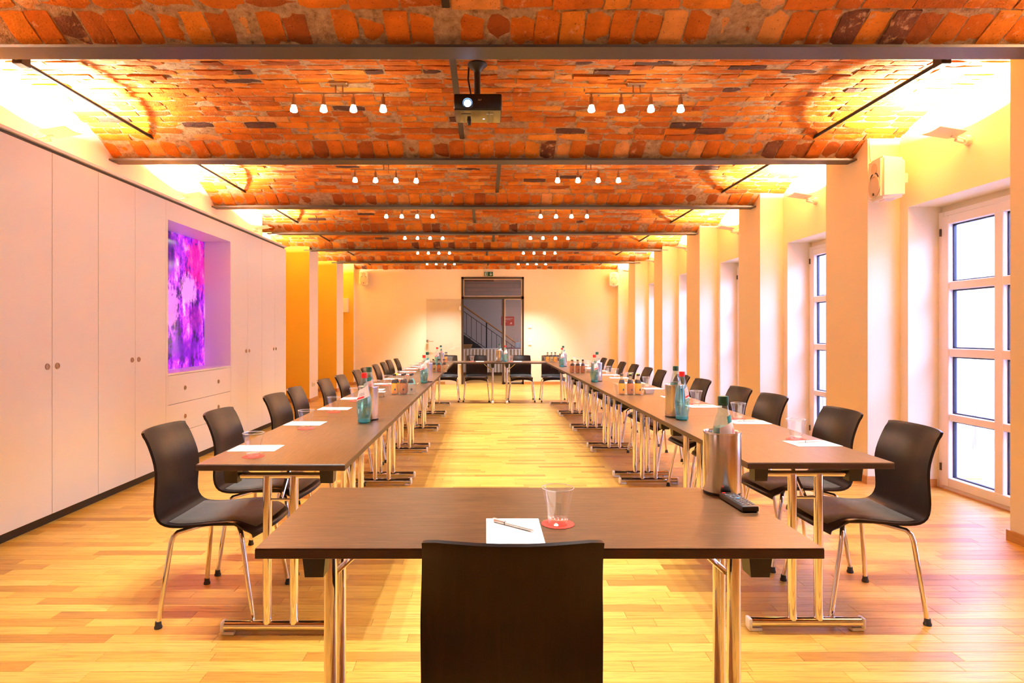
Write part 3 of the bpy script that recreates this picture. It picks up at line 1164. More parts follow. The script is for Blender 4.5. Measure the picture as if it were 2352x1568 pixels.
# ------------------------------------------------------------------ folding conference tables
def make_table():
    """long axis along local x, 1.40 by 0.60"""
    root = thing('conference_table', '', 'table', (0, 0, 0))
    L, D = 0.699, 0.2985
    top = MB().cbox(-L, L, -D, D, TOP - 0.003, TOP, 0.0008).build('tabletop', M['wenge'], root)
    MB().cbox(-L - 0.0006, L + 0.0006, -D - 0.0006, D + 0.0006, TOP - 0.026, TOP - 0.0028, 0.001).build('edge_band', M['wenge_edge'], root)
    for s in (-1, 1):
        x = s * (0.699 - 0.125)
        MB().tube([(x, -0.19, 0.667), (x, 0.19, 0.667)], 0.0135, 12).build('cross_tube', M['chrome'], root)
        for t in (-1, 1):
            y = t * 0.20
            mb = MB()
            v = [(x - .024, y - .026, .64), (x + .024, y - .026, .64), (x + .024, y + .026, .64), (x - .024, y + .026, .64),
                 (x - .032, y - .03, .7145), (x + .032, y - .03, .7145), (x + .032, y + .03, .7145), (x - .032, y + .03, .7145)]
            mb.add(v, [(0, 3, 2, 1), (4, 5, 6, 7), (0, 1, 5, 4), (1, 2, 6, 5), (2, 3, 7, 6), (3, 0, 4, 7)])
            mb.build('stacking_block', M['black'], root)
        for t in (-1, 1):
            MB().tube([(x, t * 0.056, 0.045), (x, t * 0.056, 0.667)], 0.0185, 16).build('leg', M['chrome'], root)
        MB().tube([(x, -0.056, 0.565), (x, 0.056, 0.565)], 0.006, 8).build('crossbar', M['chrome'], root)
        MB().tube([(x, 0.0, 0.565), (x - s * 0.10, 0, 0.655), (x - s * 0.155, 0, 0.705), (x - s * 0.22, 0, 0.708)], 0.0085, 8).build('brace', M['chrome'], root)
        ft = MB().tube([(x, -0.235, 0.034), (x, 0.235, 0.034)], 0.021, 16).build('foot', M['chrome'], root)
        for t in (-1, 1):
            y0, y1 = (t * 0.232, t * 0.250)
            c = MB().cbox(x - .022, x + .022, min(y0, y1), max(y0, y1), 0.006, 0.056, 0.008, 2)
            c.cbox(x - .018, x + .018, min(t * .19, t * .245), max(t * .19, t * .245), 0.0, 0.016, 0.003)
            c.build('end_cap', M['cap_white'], ft)
    return root


tab = make_table()
TX_L, TX_R = -0.865, 1.365
TY_L, TY_R = 2.49, 2.525
place(tab, USED, 'dark speaker table with notepad and remote control, closest to the camera', (0.132, 1.522 + 0.30, 0))
for k in range(6):
    pos = 'nearest the camera' if k == 0 else ('last before the cross tables' if k == 5 else '%s from the camera' % ORD[k])
    place(tab, USED, 'dark folding table of the row beside the wardrobes, %s' % pos, (TX_L, TY_L + 0.70 + 1.4 * k, 0), PI / 2)
    place(tab, USED, 'dark folding table of the row beside the windows, %s' % pos, (TX_R, TY_R + 0.70 + 1.4 * k, 0), PI / 2)
YF = TY_L + 8.4 + 0.038
place(tab, USED, 'dark cross table closing the rows, on the wardrobe side', (-0.453, YF + 0.30, 0))
place(tab, USED, 'dark cross table closing the rows, on the window side', (0.949, YF + 0.30, 0))


# ------------------------------------------------------------------ plywood chairs
PROF = [(.262, .408), (.258, .424), (.238, .436), (.195, .4425), (.12, .4425), (.04, .438), (-.04, .431), (-.10, .426), (-.15, .426), (-.19, .435),
        (-.220, .456), (-.238, .492), (-.247, .54), (-.255, .60), (-.266, .66), (-.283, .72), (-.304, .775), (-.327, .822), (-.332, .836)]


def prof_at(t):
    """Catmull-Rom through the side profile"""
    n = len(PROF)
    i = min(int(t), n - 2)
    f = t - i
    P = [Vector(PROF[min(max(k, 0), n - 1)]) for k in (i - 1, i, i + 1, i + 2)]
    a, b, c, d = P
    return 0.5 * (2 * b + (c - a) * f + (2 * a - 5 * b + 4 * c - d) * f * f + (3 * b - a - 3 * c + d) * f ** 3)


def smooth(x):
    x = min(1.0, max(0.0, x))
    return x * x * (3 - 2 * x)


def shell_pt(t, u):
    y, z = prof_at(t)
    n = len(PROF)
    front = smooth((y - 0.08) / 0.18) if t < 7 else 0.0
    backness = smooth((z - 0.43) / 0.28) if t >= 9 else 0.0
    w = 0.207 - 0.012 * smooth((4 - t) / 4)
    if t >= 8:
        w = 0.207 - 0.0085 * smooth((z - 0.425) / 0.08) - 0.0100 * smooth((z - 0.60) / 0.25)
    a = abs(u)
    dish = smooth((t - 2.5) / 2.5) * (1 - smooth((t - 7.5) / 2.5))
    yy = y - 0.075 * (a ** 3) * front + 0.040 * (u * u) * backness
    zz = z - 0.034 * (a ** 3) * front + 0.006 * a * a * dish
    if t > n - 2.5:
        zz -= 0.006 * a ** 10
    return Vector((u * w, yy, zz))


def grid_obj(i0, i1, us, fn, thick, name, mat, parent):
    bm = bmesh.new()
    rows = []
    for i in np.arange(i0, i1 - 0.99, 0.5):
        rows.append([bm.verts.new(fn(float(i), u)) for u in us])
    for r in range(len(rows) - 1):
        for c in range(len(us) - 1):
            bm.faces.new((rows[r][c], rows[r][c + 1], rows[r + 1][c + 1], rows[r + 1][c]))
    bmesh.ops.recalc_face_normals(bm, faces=bm.faces)
    bm.normal_update()
    if sum(f.normal.z for f in bm.faces if abs(f.normal.z) > 0.5) < 0:
        bmesh.ops.reverse_faces(bm, faces=bm.faces)
    bmesh.ops.solidify(bm, geom=bm.faces[:], thickness=thick)
    return MB().bm(bm, None, True).build(name, mat, parent, sharp=50)


def make_chair():
    """faces +y, feet centred on the origin"""
    root = thing('stacking_chair', '', 'chair', (0, 0, 0))
    us = [-1, -.97, -.85, -.65, -.4, -.15, .15, .4, .65, .85, .97, 1]
    grid_obj(0, len(PROF), us, shell_pt, 0.011, 'seat_shell', M['ply'], root)
    pu = [-.86, -.82, -.6, -.3, 0, .3, .6, .82, .86]

    def pad(i, u):
        p = shell_pt(i, u)
        e = 0.002 if (abs(u) > .84 or i < 2.1 or i > 8.9) else 0.010
        return p + Vector((0, 0, e))
    grid_obj(2, 10, pu, pad, 0.004, 'seat_pad', M['pad'], root)
    MB().cbox(-0.11, 0.11, -0.085, 0.085, 0.398, 0.4225, 0.008, 2).build('seat_bracket', M['black'], root)
    for sx in (-1, 1):
        for sy, ym, yf in ((-1, -0.155, -0.205), (1, 0.135, 0.205)):
            pts = [(sx * .06, sy * .05, .402), (sx * .13, sy * .10, .400), (sx * .182, ym * .96, .394), (sx * .198, ym * 1.03, .380), (sx * .204, ym * 1.07, .355), (sx * .235, yf, .018)]
            lg = MB().tube(pts, 0.0105, 10).build('leg', M['chrome'], root)
            MB().lathe([(0, 0), (.016, 0), (.0165, .007), (.0135, .014), (.012, .03), (0, .03)], 12, (sx * .235, yf, 0)).build('rubber_foot', M['rubber'], lg)
    return root


chair = make_chair()
CL = [2.90, 3.48, 4.35, 4.89, 5.72, 6.28, 7.10, 7.62, 8.37, 9.00, 9.71, 10.28]
CR = [2.935, 3.52, 4.335, 4.90, 5.735, 6.32, 7.135, 7.645, 8.42, 9.12, 9.935, 10.52]
random.seed(3)
place(chair, USED, 'dark plywood chair seen from behind at the speaker table', (0.057, 1.605, 0), 0)
for k, y in enumerate(CL):
    lab = 'dark plywood chair facing the wardrobe side table row, ' + ('nearest the camera' if k == 0 else '%s from the camera' % ORD[k])
    place(chair, USED, lab, ((-1.235 if k == 10 else -1.195) + random.uniform(-.015, .015), y, 0), -PI / 2 + random.uniform(-.04, .04))
for k, y in enumerate(CR):
    lab = 'dark plywood chair facing the window side table row, ' + ('nearest the camera' if k == 0 else '%s from the camera' % ORD[k])
    place(chair, USED, lab, ((1.725 if k == 0 else 1.715) + random.uniform(-.012, .012), y, 0), PI / 2 + random.uniform(-.04, .04))
for x, lab in ((-0.733, 'dark chair behind the cross tables, at the wardrobe side end'), (-0.175, 'dark chair behind the cross tables, in front of the stair view'),
               (0.655, 'dark chair behind the cross tables, in front of the narrow side pane'), (1.25, 'dark chair behind the cross tables, at the window side end')):
    place(chair, USED, lab, (x, YF + 0.565, 0), PI)


# ------------------------------------------------------------------ tableware
def make_glass():
    root = thing('water_glass', '', 'glass', (0, 0, 0))
    MB().lathe([(.0265, .004), (.028, .014), (.033, .045), (.040, .080), (.0445, .099)], 26).build('bowl', M['glass'], root)
    MB().lathe([(.0436, .099), (.0443, .1003), (.0450, .0995), (.0446, .0975)], 26).build('rim', M['glass_rim'], root)
    MB().lathe([(0, 0.0), (.024, 0.0), (.0268, .003), (.0282, .013), (.026, .015), (0, .011)], 22).build('base', M['glass_base'], root)
    return root


def make_coaster():
    return tag(MB().lathe([(0, 0), (.0445, 0), (.0455, .0006), (.0445, .0014), (.038, .0012), (0, .0012)], 80, scallop=0.028, lobes=20).build('coaster', M['coaster']), '', 'coaster')


def make_paper():
    root = thing('notepad', '', 'notepad', (0, 0, 0))
    MB().box(-.074, .074, -.105, .105, 0, .0012).build('sheet', M['paper'], root)
    mb = MB().lathe([(0, 0), (.007, 0), (.007, .0002), (0, .0002)], 14, (0, .085, .0012))
    mb.build('emblem', M['print_grey'], root)
    mb = MB()
    for k in range(2):
        mb.box(.032, .062, .081 + k * .008, .0835 + k * .008, .0012, .0014)
    mb.build('print', M['print_grey'], root)
    return root


def make_pen():
    root = thing('ballpoint_pen', '', 'pen', (0, 0, 0))
    MB().lathe([(0, -.070), (.0012, -.068), (.0035, -.058), (.0045, -.05), (.0048, .03), (.0048, .068), (.003, .070), (0, .070)], 12, (0, 0, .005), axis='y').build('barrel', M['pen'], root)
    MB().cbox(-.004, .004, .028, .072, .0085, .0115, .001).build('clip', M['pen'], root)
    MB().lathe([(0, 0), (.0051, 0), (.0051, .003), (0, .003)], 12, (0, .027, .005), axis='y').build('ring', M['black'], root)
    return root


BOT = [(0.0, .004), (.030, .002), (.0365, .006), (.0375, .014), (.0365, .022), (.0385, .034), (.0425, .060), (.0450, .090), (.0452, .105), (.0440, .128), (.0395, .155), (.0330, .185), (.0262, .212), (.0205, .236), (.0165, .252), (.0150, .262), (.0150, .272)]


def make_bottle(cap):
    root = thing('water_bottle', '', 'bottle', (0, 0, 0))
    MB().lathe([p for p in BOT if p[1] >= .02], 24).build('glass_body', M['bottle'], root)
    MB().lathe([(0, .012), (.028, .012), (.0345, .020), (.0366, .022), (.0376, .014), (.0366, .006), (.030, .001), (0, .003)], 24).build('glass_foot', M['bottle_foot'], root)
    MB().lathe([(0, .022)] + [(r - .0025, z) for r, z in BOT if .022 <= z <= .19] + [(.0298, .192), (0, .192)], 24).build('water', M['water'], root)
    MB().lathe([(.0452, .074), (.0462, .0755), (.0452, .077)], 24).lathe([(.0452, .108), (.0464, .1095), (.0448, .111)], 24).build('glass_ring', M['bottle'], root)
    c = MB().lathe([(0, .268), (.0172, .268), (.0172, .286), (.0158, .292), (0, .292)], 20)
    c.lathe([(.0162, .262), (.0168, .262), (.0168, .267), (.0162, .267)], 20)
    c.build('cap', M['cap_red' if cap == 'red' else 'cap_green'], root)

    def band(zl, zr, h, mat, name, a0, a1, off, par=root):
        n = 14
        vs, fs = [], []
        for k in range(n + 1):
            t = k / n
            a = a0 + (a1 - a0) * t
            zb = zl + (zr - zl) * t
            for z in np.linspace(zb, zb + h, 5):
                r = np.interp(z, [p[1] for p in BOT[1:]], [p[0] for p in BOT[1:]]) + off
                vs.append((r * math.cos(a), r * math.sin(a), z))
        for k in range(n):
            for q in range(4):
                fs.append((k * 5 + q, (k + 1) * 5 + q, (k + 1) * 5 + q + 1, k * 5 + q + 1))
        return MB().add(vs, fs, True).build(name, mat, par)
    lb = band(.128, .160, .062, M['label'], 'label', -2.75, -0.55, .0006)
    band(.135, .150, .010, M['label_red'], 'stripe', -2.72, -1.5, .0010, lb)
    if cap == 'green':
        band(.205, .212, .022, M['label_teal'], 'neck_label', -1.9, -0.9, .0006)
        for q in range(3):
            band(.168 + .002 * q, .182 + .002 * q, .012, M['label_red'], 'print', -1.5 + .16 * q, -1.42 + .16 * q, .0012, lb)
    else:
        for q in range(2):
            band(.158 + .008 * q, .168 + .008 * q, .0035, M['print_grey'], 'print', -2.3, -1.45, .0012, lb)
    return root


def make_cooler():
    root = thing('wine_cooler', '', 'bottle cooler', (0, 0, 0))
    MB().lathe([(0.054, .006), (.059, .006), (.060, .010), (.060, .196), (.0605, .200), (.0595, .203), (.0575, .203), (.0555, .199), (.0545, .190), (.0545, .026), (0, .026)], 40).build('sleeve', M['steel'], root)
    MB().lathe([(0, 0), (.058, 0), (.0595, .003), (.0595, .008), (0, .008)], 40).build('base_ring', M['black'], root)
    return root


def make_bowl():
    mb = MB()
    def ring(h, z):
        return [(-h, -h, z), (h, -h, z), (h, h, z), (-h, h, z)]
    v = ring(.030, 0) + ring(.045, .040) + ring(.042, .040) + ring(.028, .006)
    f = [(3, 2, 1, 0), (12, 13, 14, 15)]
    for a, b in ((0, 4), (4, 8), (8, 12)):
        for k in range(4):
            k2 = (k + 1) % 4
            f.append((a + k, a + k2, b + k2, b + k))
    mb.add(v, f)
    return tag(mb.build('sugar_bowl', M['porcelain']), '', 'bowl')


def make_tray():
    root = thing('clear_tray', '', 'tray', (0, 0, 0))
    mb = MB()
    def ring(a, b, z):
        return [(-a, -b, z), (a, -b, z), (a, b, z), (-a, b, z)]
    v = ring(.105, .068, .001) + ring(.120, .082, .088)
    f = [(3, 2, 1, 0)] + [(k, (k + 1) % 4, 4 + (k + 1) % 4, 4 + k) for k in range(4)]
    mb.add(v, f).build('body', M['tray_clear'], root)
    r = MB()
    v = ring(.120, .082, .088) + ring(.131, .092, .090) + ring(.131, .092, .086)
    r.add(v, [(k, (k + 1) % 4, 4 + (k + 1) % 4, 4 + k) for k in range(4)] + [(4 + k, 4 + (k + 1) % 4, 8 + (k + 1) % 4, 8 + k) for k in range(4)])
    r.build('rim', M['tray_clear'], root)
    return root


def make_juice(kind):
    root = thing('juice_bottle', '', 'bottle', (0, 0, 0))
    mat = {'orange': M['juice_orange'], 'yellow': M['juice_yellow'], 'brown': M['juice_brown'], 'clear': M['juice_clear'], 'teal': M['juice_clear']}[kind]
    MB().lathe([(0, 0), (.022, 0), (.0265, .004), (.0275, .03), (.027, .075), (.0245, .095), (.019, .112), (.0155, .122), (0, .122)], 18).build('juice', mat, root)
    MB().lathe([(.0155, .122), (.013, .140), (.0125, .158)], 16).build('neck', M['neck'], root)
    MB().lathe([(0, .156), (.0145, .156), (.0145, .170), (.013, .172), (0, .172)], 16).build('cap', M['cap_yellow' if kind == 'yellow' else 'cap_black'], root)
    if kind == 'teal':
        MB().lathe([(.0282, .078), (.0255, .096), (.0195, .1135), (.016, .124)], 18).build('label', M['juice_teal'], root)
    else:
        MB().lathe([(.0256, .093), (.0202, .1115), (.0162, .1225)], 18).build('label', M['cap_black'], root)
        MB().lathe([(.0279, .030), (.0282, .048)], 6, (0, 0, 0), -1.5, -1.0).build('badge', M['cap_black'], root)
    return root


gl, co, pa, pn = make_glass(), make_coaster(), make_paper(), make_pen()
bt_r, bt_g, cool, bowl, tray = make_bottle('red'), make_bottle('green'), make_cooler(), make_bowl(), make_tray()
JU = {k: make_juice(k) for k in ('orange', 'yellow', 'brown', 'clear', 'teal')}
T0 = TOP + 0.0004


def setting(x, y, where, paper=None, rz=0.0, pen=None):
    place(co, USED, 'red scalloped paper coaster under the glass %s' % where, (x, y, T0), 0, 'red coasters', 'coaster')
    place(gl, USED, 'empty water glass on a coaster %s' % where, (x, y, T0 + .0014), random.uniform(0, 6), 'water glasses')
    if paper:
        place(pa, USED, 'white notepad sheet %s' % where, (*paper, T0), rz, 'notepads')
        if pen:
            place(pn, USED, 'silver pen on the notepad %s' % where, (paper[0] + pen[0], paper[1] + pen[1], T0 + .0012), rz + pen[2], 'pens')


random.seed(12)
setting(0.199, 1.716, 'on the speaker table', (0.075, 1.657), 0.0, (0.0, 0.027, math.radians(49)))
GL = [(-.993, 2.65), (-.991, 3.42), (-1.01, 4.12), (-1.006, 4.78), (-.985, 5.55), (-.99, 6.19), (-.96, 6.86), (-.98, 7.62), (-.98, 8.16), (-.975, 8.85), (-.98, 9.50), (-.985, 10.15)]
for k, (x, y) in enumerate(GL):
    w = 'before the %s chair of the wardrobe side row' % ('nearest' if k == 0 else ORD[k])
    setting(x, y, w, (-1.048, y + 0.185), -PI / 2 + random.uniform(-.05, .05))
GR = [(1.534, 3.07), (1.536, 3.775), (1.545, 4.56), (1.53, 5.20), (1.55, 5.97), (1.53, 6.62), (1.527, 7.34), (1.54, 7.85), (1.56, 8.62), (1.54, 9.35), (1.54, 10.1), (1.54, 10.70)]
for k, (x, y) in enumerate(GR):
    w = 'before the %s chair of the window side row' % ('nearest' if k == 0 else ORD[k])
    setting(x, y, w, (1.553, y - 0.115), PI / 2 + random.uniform(-.05, .05), (0.005, 0.03, 0.25) if k < 4 else None)
for x, px_, w in ((-.25, -.11, 'on the cross table beside the stair view'), (.455, .58, 'on the cross table beside the red capped bottle')):
    setting(x, YF + 0.33, w, (px_, YF + 0.37), 0)


def bottle_pair(xr, yr, xc, yc, where, rz=0.0):
    if xr is not None:
        place(bt_r, USED, 'turquoise bottle with a red cap %s' % where, (xr, yr, T0), rz, 'red capped water bottles')
    place(cool, USED, 'brushed steel bottle cooler %s' % where, (xc, yc, T0), 0, 'steel bottle coolers')
    place(bt_g, USED, 'green capped bottle in the steel cooler %s' % where, (xc + 0.004, yc, T0 + .0265), rz, 'green capped water bottles')


bottle_pair(None, None, 0.782, 2.055, 'on the speaker table', 0.5)
bottle_pair(-.714, 3.64, -.715, 3.775, 'nearest on the wardrobe side row', 0.1)
bottle_pair(-.648, 6.50, -.632, 6.65, 'in the middle of the wardrobe side row', 0.1)
bottle_pair(-.78, 9.93, -.735, 10.08, 'at the far end of the wardrobe side row', 0.1)
bottle_pair(1.19, 3.765, 1.187, 3.895, 'nearest on the window side row', 1.3)
bottle_pair(1.153, 6.59, 1.20, 6.72, 'in the middle of the window side row', 0.9)
bottle_pair(1.17, 9.53, 1.20, 9.66, 'at the far end of the window side row', 0.5)
bottle_pair(.352, YF + .30, .245, YF + .34, 'on the cross tables', 0.4)


def juice_tray(x, y, rz, kinds, where, bowls=()):
    place(tray, USED, 'clear plastic tray of small drinks %s' % where, (x, y, T0), rz, 'clear drink trays')
    spots = [(-.072, -.032), (0, -.034), (.068, -.030), (-.062, .030), (.010, .032), (.074, .034)]
    cs, sn = math.cos(rz), math.sin(rz)
    cnt = {}
    for (u, v), k in zip(spots, kinds):
        if k is None:
            continue
        row = 'front' if v < 0 else 'back'
        side = 'left' if u < -.01 else ('right' if u > .01 else 'middle')
        name = {'orange': 'orange juice', 'yellow': 'yellow juice', 'brown': 'brown juice', 'clear': 'clear soft drink', 'teal': 'drink with turquoise label'}[k]
        place(JU[k], USED, '%s, %s %s, tray %s' % (name, row, side, where), (x + cs * u - sn * v, y + sn * u + cs * v, T0 + .0025), 0, 'small drink bottles')
    for (bx, by) in bowls:
        place(bowl, USED, 'small square white bowl beside the tray %s' % where, (bx, by, T0), 0.05, 'white bowls', 'bowl')


juice_tray(-.715, 5.36, 0.06, ['orange', 'brown', 'clear', 'yellow', 'brown', 'teal'], 'nearest on the wardrobe side row', [(-.875, 5.12)])
juice_tray(-.63, 8.30, 0.1, ['clear', 'brown', 'clear', 'yellow', 'teal', 'brown'], 'in the middle of the wardrobe side row', [(-.90, 8.55)])
juice_tray(-.72, 11.15, -0.05, ['orange', 'orange', None, 'brown', 'clear', None], 'at the far wardrobe side corner')
juice_tray(1.235, 5.33, -0.05, ['orange', 'brown', 'orange', 'orange', 'yellow', 'yellow'], 'nearest on the window side row', [(1.415, 5.40)])
juice_tray(1.195, 8.10, -0.08, ['brown', 'brown', 'brown', 'yellow', 'yellow', 'orange'], 'in the middle of the window side row', [(1.40, 8.35)])
juice_tray(1.17, 11.1, 0.05, ['orange', 'clear', 'orange', 'brown', 'yellow', 'brown'], 'at the far window side corner')

# remote control
rc = thing('remote_control', 'black remote control lying before the steel cooler on the speaker table', 'remote', (0.775, 1.905, T0), 0.05)
MB().cbox(-.026, .026, -.082, .082, 0, .019, .006, 2).build('body', M['black'], rc)
kp = MB()
rows_ = np.linspace(.045, -.062, 9)
for r, yy in enumerate(rows_):
    for c in range(3 if r % 3 else 4):
        n = 3 if r % 3 else 4
        xx = (c - (n - 1) / 2) * (.015 if n == 3 else .0115)
        kp.cbox(xx - .0042, xx + .0042, yy - .003, yy + .003, .0185, .0208, .0008)
tag(kp.build('keypad', M['button'], rc), kind='stuff')
MB().cbox(-.020, -.010, .064, .072, .0185, .0208, .001).build('power_button', M['cap_red'], rc)
MB().cbox(-.005, .005, .000, .006, .0186, .0212, .0008).build('blue_button', M['button_blue'], rc)
MB().lathe([(.011, .0186), (.012, .0206), (.015, .0206), (.016, .0186)], 18, (0, .022, 0)).build('ring_button', M['button'], rc)


# ------------------------------------------------------------------ ceiling projector
PX, PY = -0.05, 3.86
pj = thing('projector', 'black ceiling projector with its lens lit, hung from the brick vault', 'projector', (PX, PY, 2.655))
MB().cbox(-.15, .15, 0.0, .23, .0, .102, .012, 3).build('housing', M['proj'], pj)
MB().cbox(-.146, .146, .004, .226, -.006, .002, .003).build('glossy_cover', M['proj_gloss'], pj)
MB().lathe([(.036, .01), (.038, -.006), (.030, -.008), (.026, .004)], 24, (-.064, 0, .040), axis='y').build('lens_ring', M['black'], pj)
MB().lathe([(0, -.004), (.012, -.003), (.0225, .002), (.0225, .006), (0, .006)], 20, (-.064, -.003, .040), axis='y').build('lens', M['lens'], pj)
vg = MB()
for i in range(9):
    for j in range(6):
        if i * 0.6 + j > 2:
            vg.box(.045 + i * .0105, .051 + i * .0105, -.0008, .002, .022 + j * .012, .028 + j * .012)
tag(vg.build('vent_holes', M['gasket'], pj), kind='stuff')
w = link('lettering', text_mesh('acer', .026), pj)
w.data.materials.append(M['white_print'])
w.location = (.075, .06, -.0066)
w.rotation_euler = (PI, 0, 0)
w = link('lettering', text_mesh('DLP', .012), pj)
w.data.materials.append(M['white_print'])
w.location = (.012, -.0006, .060)
w.rotation_euler = (PI / 2, 0, 0)
MB().cbox(.03, .042, .15, .154, -.0075, -.0055, .0005).build('indicator', M['led'], pj)
MB().cbox(-.105, -.045, .05, .064, -.008, -.005, .001).build('sensor_window', M['gasket'], pj)
MB().lathe([(0, -.03), (.011, -.03), (.014, .0), (0, .0)], 12, (-.06, .19, -.004)).build('foot', M['black'], pj)
mt = MB().tube([(-.005, .12, .10), (-.005, .12, .30)], .020, 14)
mt.lathe([(0, .33), (.062, .335), (.062, .325), (.045, .31), (.026, .29), (.022, .28)], 24, (-.005, .12, 0))
mt.cbox(-.032, .028, .09, .15, .100, .135, .006)
mt.build('ceiling_mount', M['black'], pj)
MB().tube([(-.06, .16, .34), (-.065, .15, .25), (-.05, .13, .16), (-.04, .15, .10)], .006, 8).build('cable', M['black'], pj)

# smoke detector
sd = thing('smoke_detector', 'small white smoke detector on the vault second from the camera', 'smoke detector', (-.035, 6.05, vz(6.05) - .055))
MB().lathe([(0, -.006), (.03, -.004), (.045, .01), (.05, .03), (0, .03)], 22).build('body', M['cap_white'], sd)
MB().lathe([(0, .03), (.054, .03), (.054, .06), (0, .06)], 22).build('base', M['cap_white'], sd)


# ------------------------------------------------------------------ loudspeakers
def make_speaker():
    """front faces -y, cabinet back at y = 0"""
    root = thing('loudspeaker', '', 'loudspeaker', (0, 0, 0), 0, 'white wall loudspeakers')
    bm = bmesh.new()
    bmesh.ops.create_cube(bm, size=1)
    for v in bm.verts:
        v.co = (v.co.x * (.225 if v.co.y < 0 else .17), -.10 + v.co.y * .20, v.co.z * (.345 if v.co.y < 0 else .315))
    bmesh.ops.bevel(bm, geom=list(bm.edges), offset=.022, segments=3, affect='EDGES')
    MB().bm(bm, None, True).build('cabinet', M['speaker'], root)
    MB().lathe([(.088, .0), (.090, -.008), (.083, -.010), (.080, -.004), (.05, -.008), (0, -.011)], 30, (0, -.2, -.062), axis='y').build('woofer_grille', M['speaker_cone'], root)
    h = MB().lathe([(.046, 0), (.046, -.004), (.036, -.004), (.018, .0), (0, -.002)], 24, (0, -.2, .085), axis='y')
    h.build('tweeter_horn', M['speaker_cone'], root)
    pt = MB()
    for s in (-1, 1):
        pts = [(s * (.018 + .011 * k), .045 - .0022 * k * k) for k in range(5)]
        pt.tube([(x, -.2015, z) for x, z in pts], .0055, 6)
    pt.build('bass_port', M['speaker_dark'], root)
    MB().box(-.012, .008, -.2105, -.205, -.132, -.112).build('badge', M['speaker_dark'], root)
    MB().cbox(-.03, .03, -.04, .045, -.04, .04, .006).build('bracket', M['speaker'], root)
    MB().cbox(-.04, .04, -.15, -.06, -.176, -.155, .006).build('foot_plate', M['cap_white'], root)
    return root


sp = make_speaker()
ar = -math.radians(96)
place(sp, USED, 'large white loudspeaker on the cream pier beside the nearest window', (XP + 0.165, 5.035, 2.515), ar)
arm = MB().cbox(XP + .03, XP + .10, 5.06, 5.2, 2.49, 2.54, .006)
arm.xf((Matrix.Translation((XP + 0.165, 5.035, 2.515)) @ Matrix.Rotation(ar, 4, 'Z')).inverted())
SP_ARM = arm
place(sp, USED, 'white loudspeaker high on the far wall, on the wardrobe side', (-2.98, Y_FAR - .045, 2.585), .16)
place(sp, USED, 'white loudspeaker high on the far wall, on the window side', (3.10, Y_FAR - .045, 2.555), -.10)
SP_ARM.build('wall_arm', M['speaker'], sp)
tag(MB().tube([(XP + .005, 5.193, 2.97), (XP + .015, 5.193, 2.85), (XP + .02, 5.193, 2.72), (XP + .04, 5.18, 2.62)], .004, 6).build('speaker_cable', M['cap_white']), 'thin pale cable running down the pier to the near loudspeaker', 'cable')


# ------------------------------------------------------------------ glazed door, sign, switches
dr = thing('door_1', 'dark framed glazed door in the far wall with an opened glass leaf', 'door', (0, Y_FAR, 0), 0, None, 'structure')
t = .05
fr = MB().box(DX0, DX0 + t, -.02, .08, 0, DZ).box(DX1 - t, DX1, -.02, .08, 0, DZ).box(DX0, DX1, -.02, .08, DZ - t, DZ)
fr.box(DX0, DX1, -.02, .08, 2.085, 2.145).box(.395, .455, -.02, .08, 0, 2.10).box(.42, DX1, -.02, .08, 0, .05)
fr.build('frame', M['frame_dark'], dr)
bd = MB()
def bead(x0, x1, z0, z1):
    w = .014
    bd.box(x0, x0 + w, -.012, .0, z0, z1).box(x1 - w, x1, -.012, .0, z0, z1).box(x0, x1, -.012, .0, z0, z0 + w).box(x0, x1, -.012, .0, z1 - w, z1)
bead(DX0 + t, DX1 - t, 2.145, DZ - t)
bead(.455, DX1 - t, .05, 2.085)
bd.build('glazing_bead', M['frame_bead'], dr)
MB().box(DX0 + t, DX1 - t, .010, .018, 2.145, DZ - t).build('transom_pane', M['door_glass'], dr)
MB().box(.455, DX1 - t, .010, .018, .05, 2.085).build('side_pane', M['door_glass'], dr)
lf = MB().box(DX0 - .855, DX0 - .02, -.075, -.065, .012, 2.085).build('door_leaf', M['door_glass'], dr)
for z in (1.86, .52):
    MB().cbox(DX0 - .055, DX0 - .005, -.095, -.012, z - .05, z + .05, .004).build('hinge', M['cap_white'], lf)
hd = MB().cbox(DX0 - .85, DX0 - .79, -.095, -.045, 1.02, 1.09, .006)
hd.tube([(DX0 - .81, -.10, 1.055), (DX0 - .81, -.125, 1.055), (DX0 - .80, -.13, 1.055), (DX0 - .68, -.13, 1.05)], .010, 8)
hd.build('handle', M['steel'], lf)

sg = thing('exit_sign', 'green emergency exit sign with running figure and arrow above the glazed door', 'sign', (.065, Y_FAR, 2.695))
MB().cbox(-.118, .118, -.045, 0, -.062, .062, .005).build('housing', M['sign_white'], sg)
MB().box(-.108, .108, -.048, -.044, -.054, .054).build('face', M['sign_green'], sg)
pic = MB()
def flat(poly, h0=-.0495, h1=-.047):
    pic.prism(poly, h0, h1, at=lambda a, b, c: (a, c, b))
flat([(-.100, -.045), (-.030, -.045), (-.030, .045), (-.100, .045), (-.100, .038), (-.040, .038), (-.040, -.038), (-.100, -.038)][:8])
flat([(-.078 + .008 * math.cos(a), .026 + .008 * math.sin(a)) for a in np.linspace(0, 2 * PI, 11)[:-1]])
flat([(-.086, .012), (-.068, .016), (-.060, .004), (-.050, .002), (-.052, -.004), (-.064, -.003), (-.070, -.010), (-.062, -.022), (-.066, -.036), (-.073, -.036), (-.071, -.022), (-.082, -.014), (-.094, -.026), (-.098, -.020), (-.084, -.004), (-.080, .006), (-.090, .004), (-.096, -.006), (-.100, -.002), (-.094, .010)])
flat([(.052, .042), (.064, .042), (.064, -.016), (.082, .004), (.088, -.004), (.058, -.040), (.028, -.004), (.034, .004), (.052, -.016)])
pic.build('pictogram', M['sign_white'], sg)

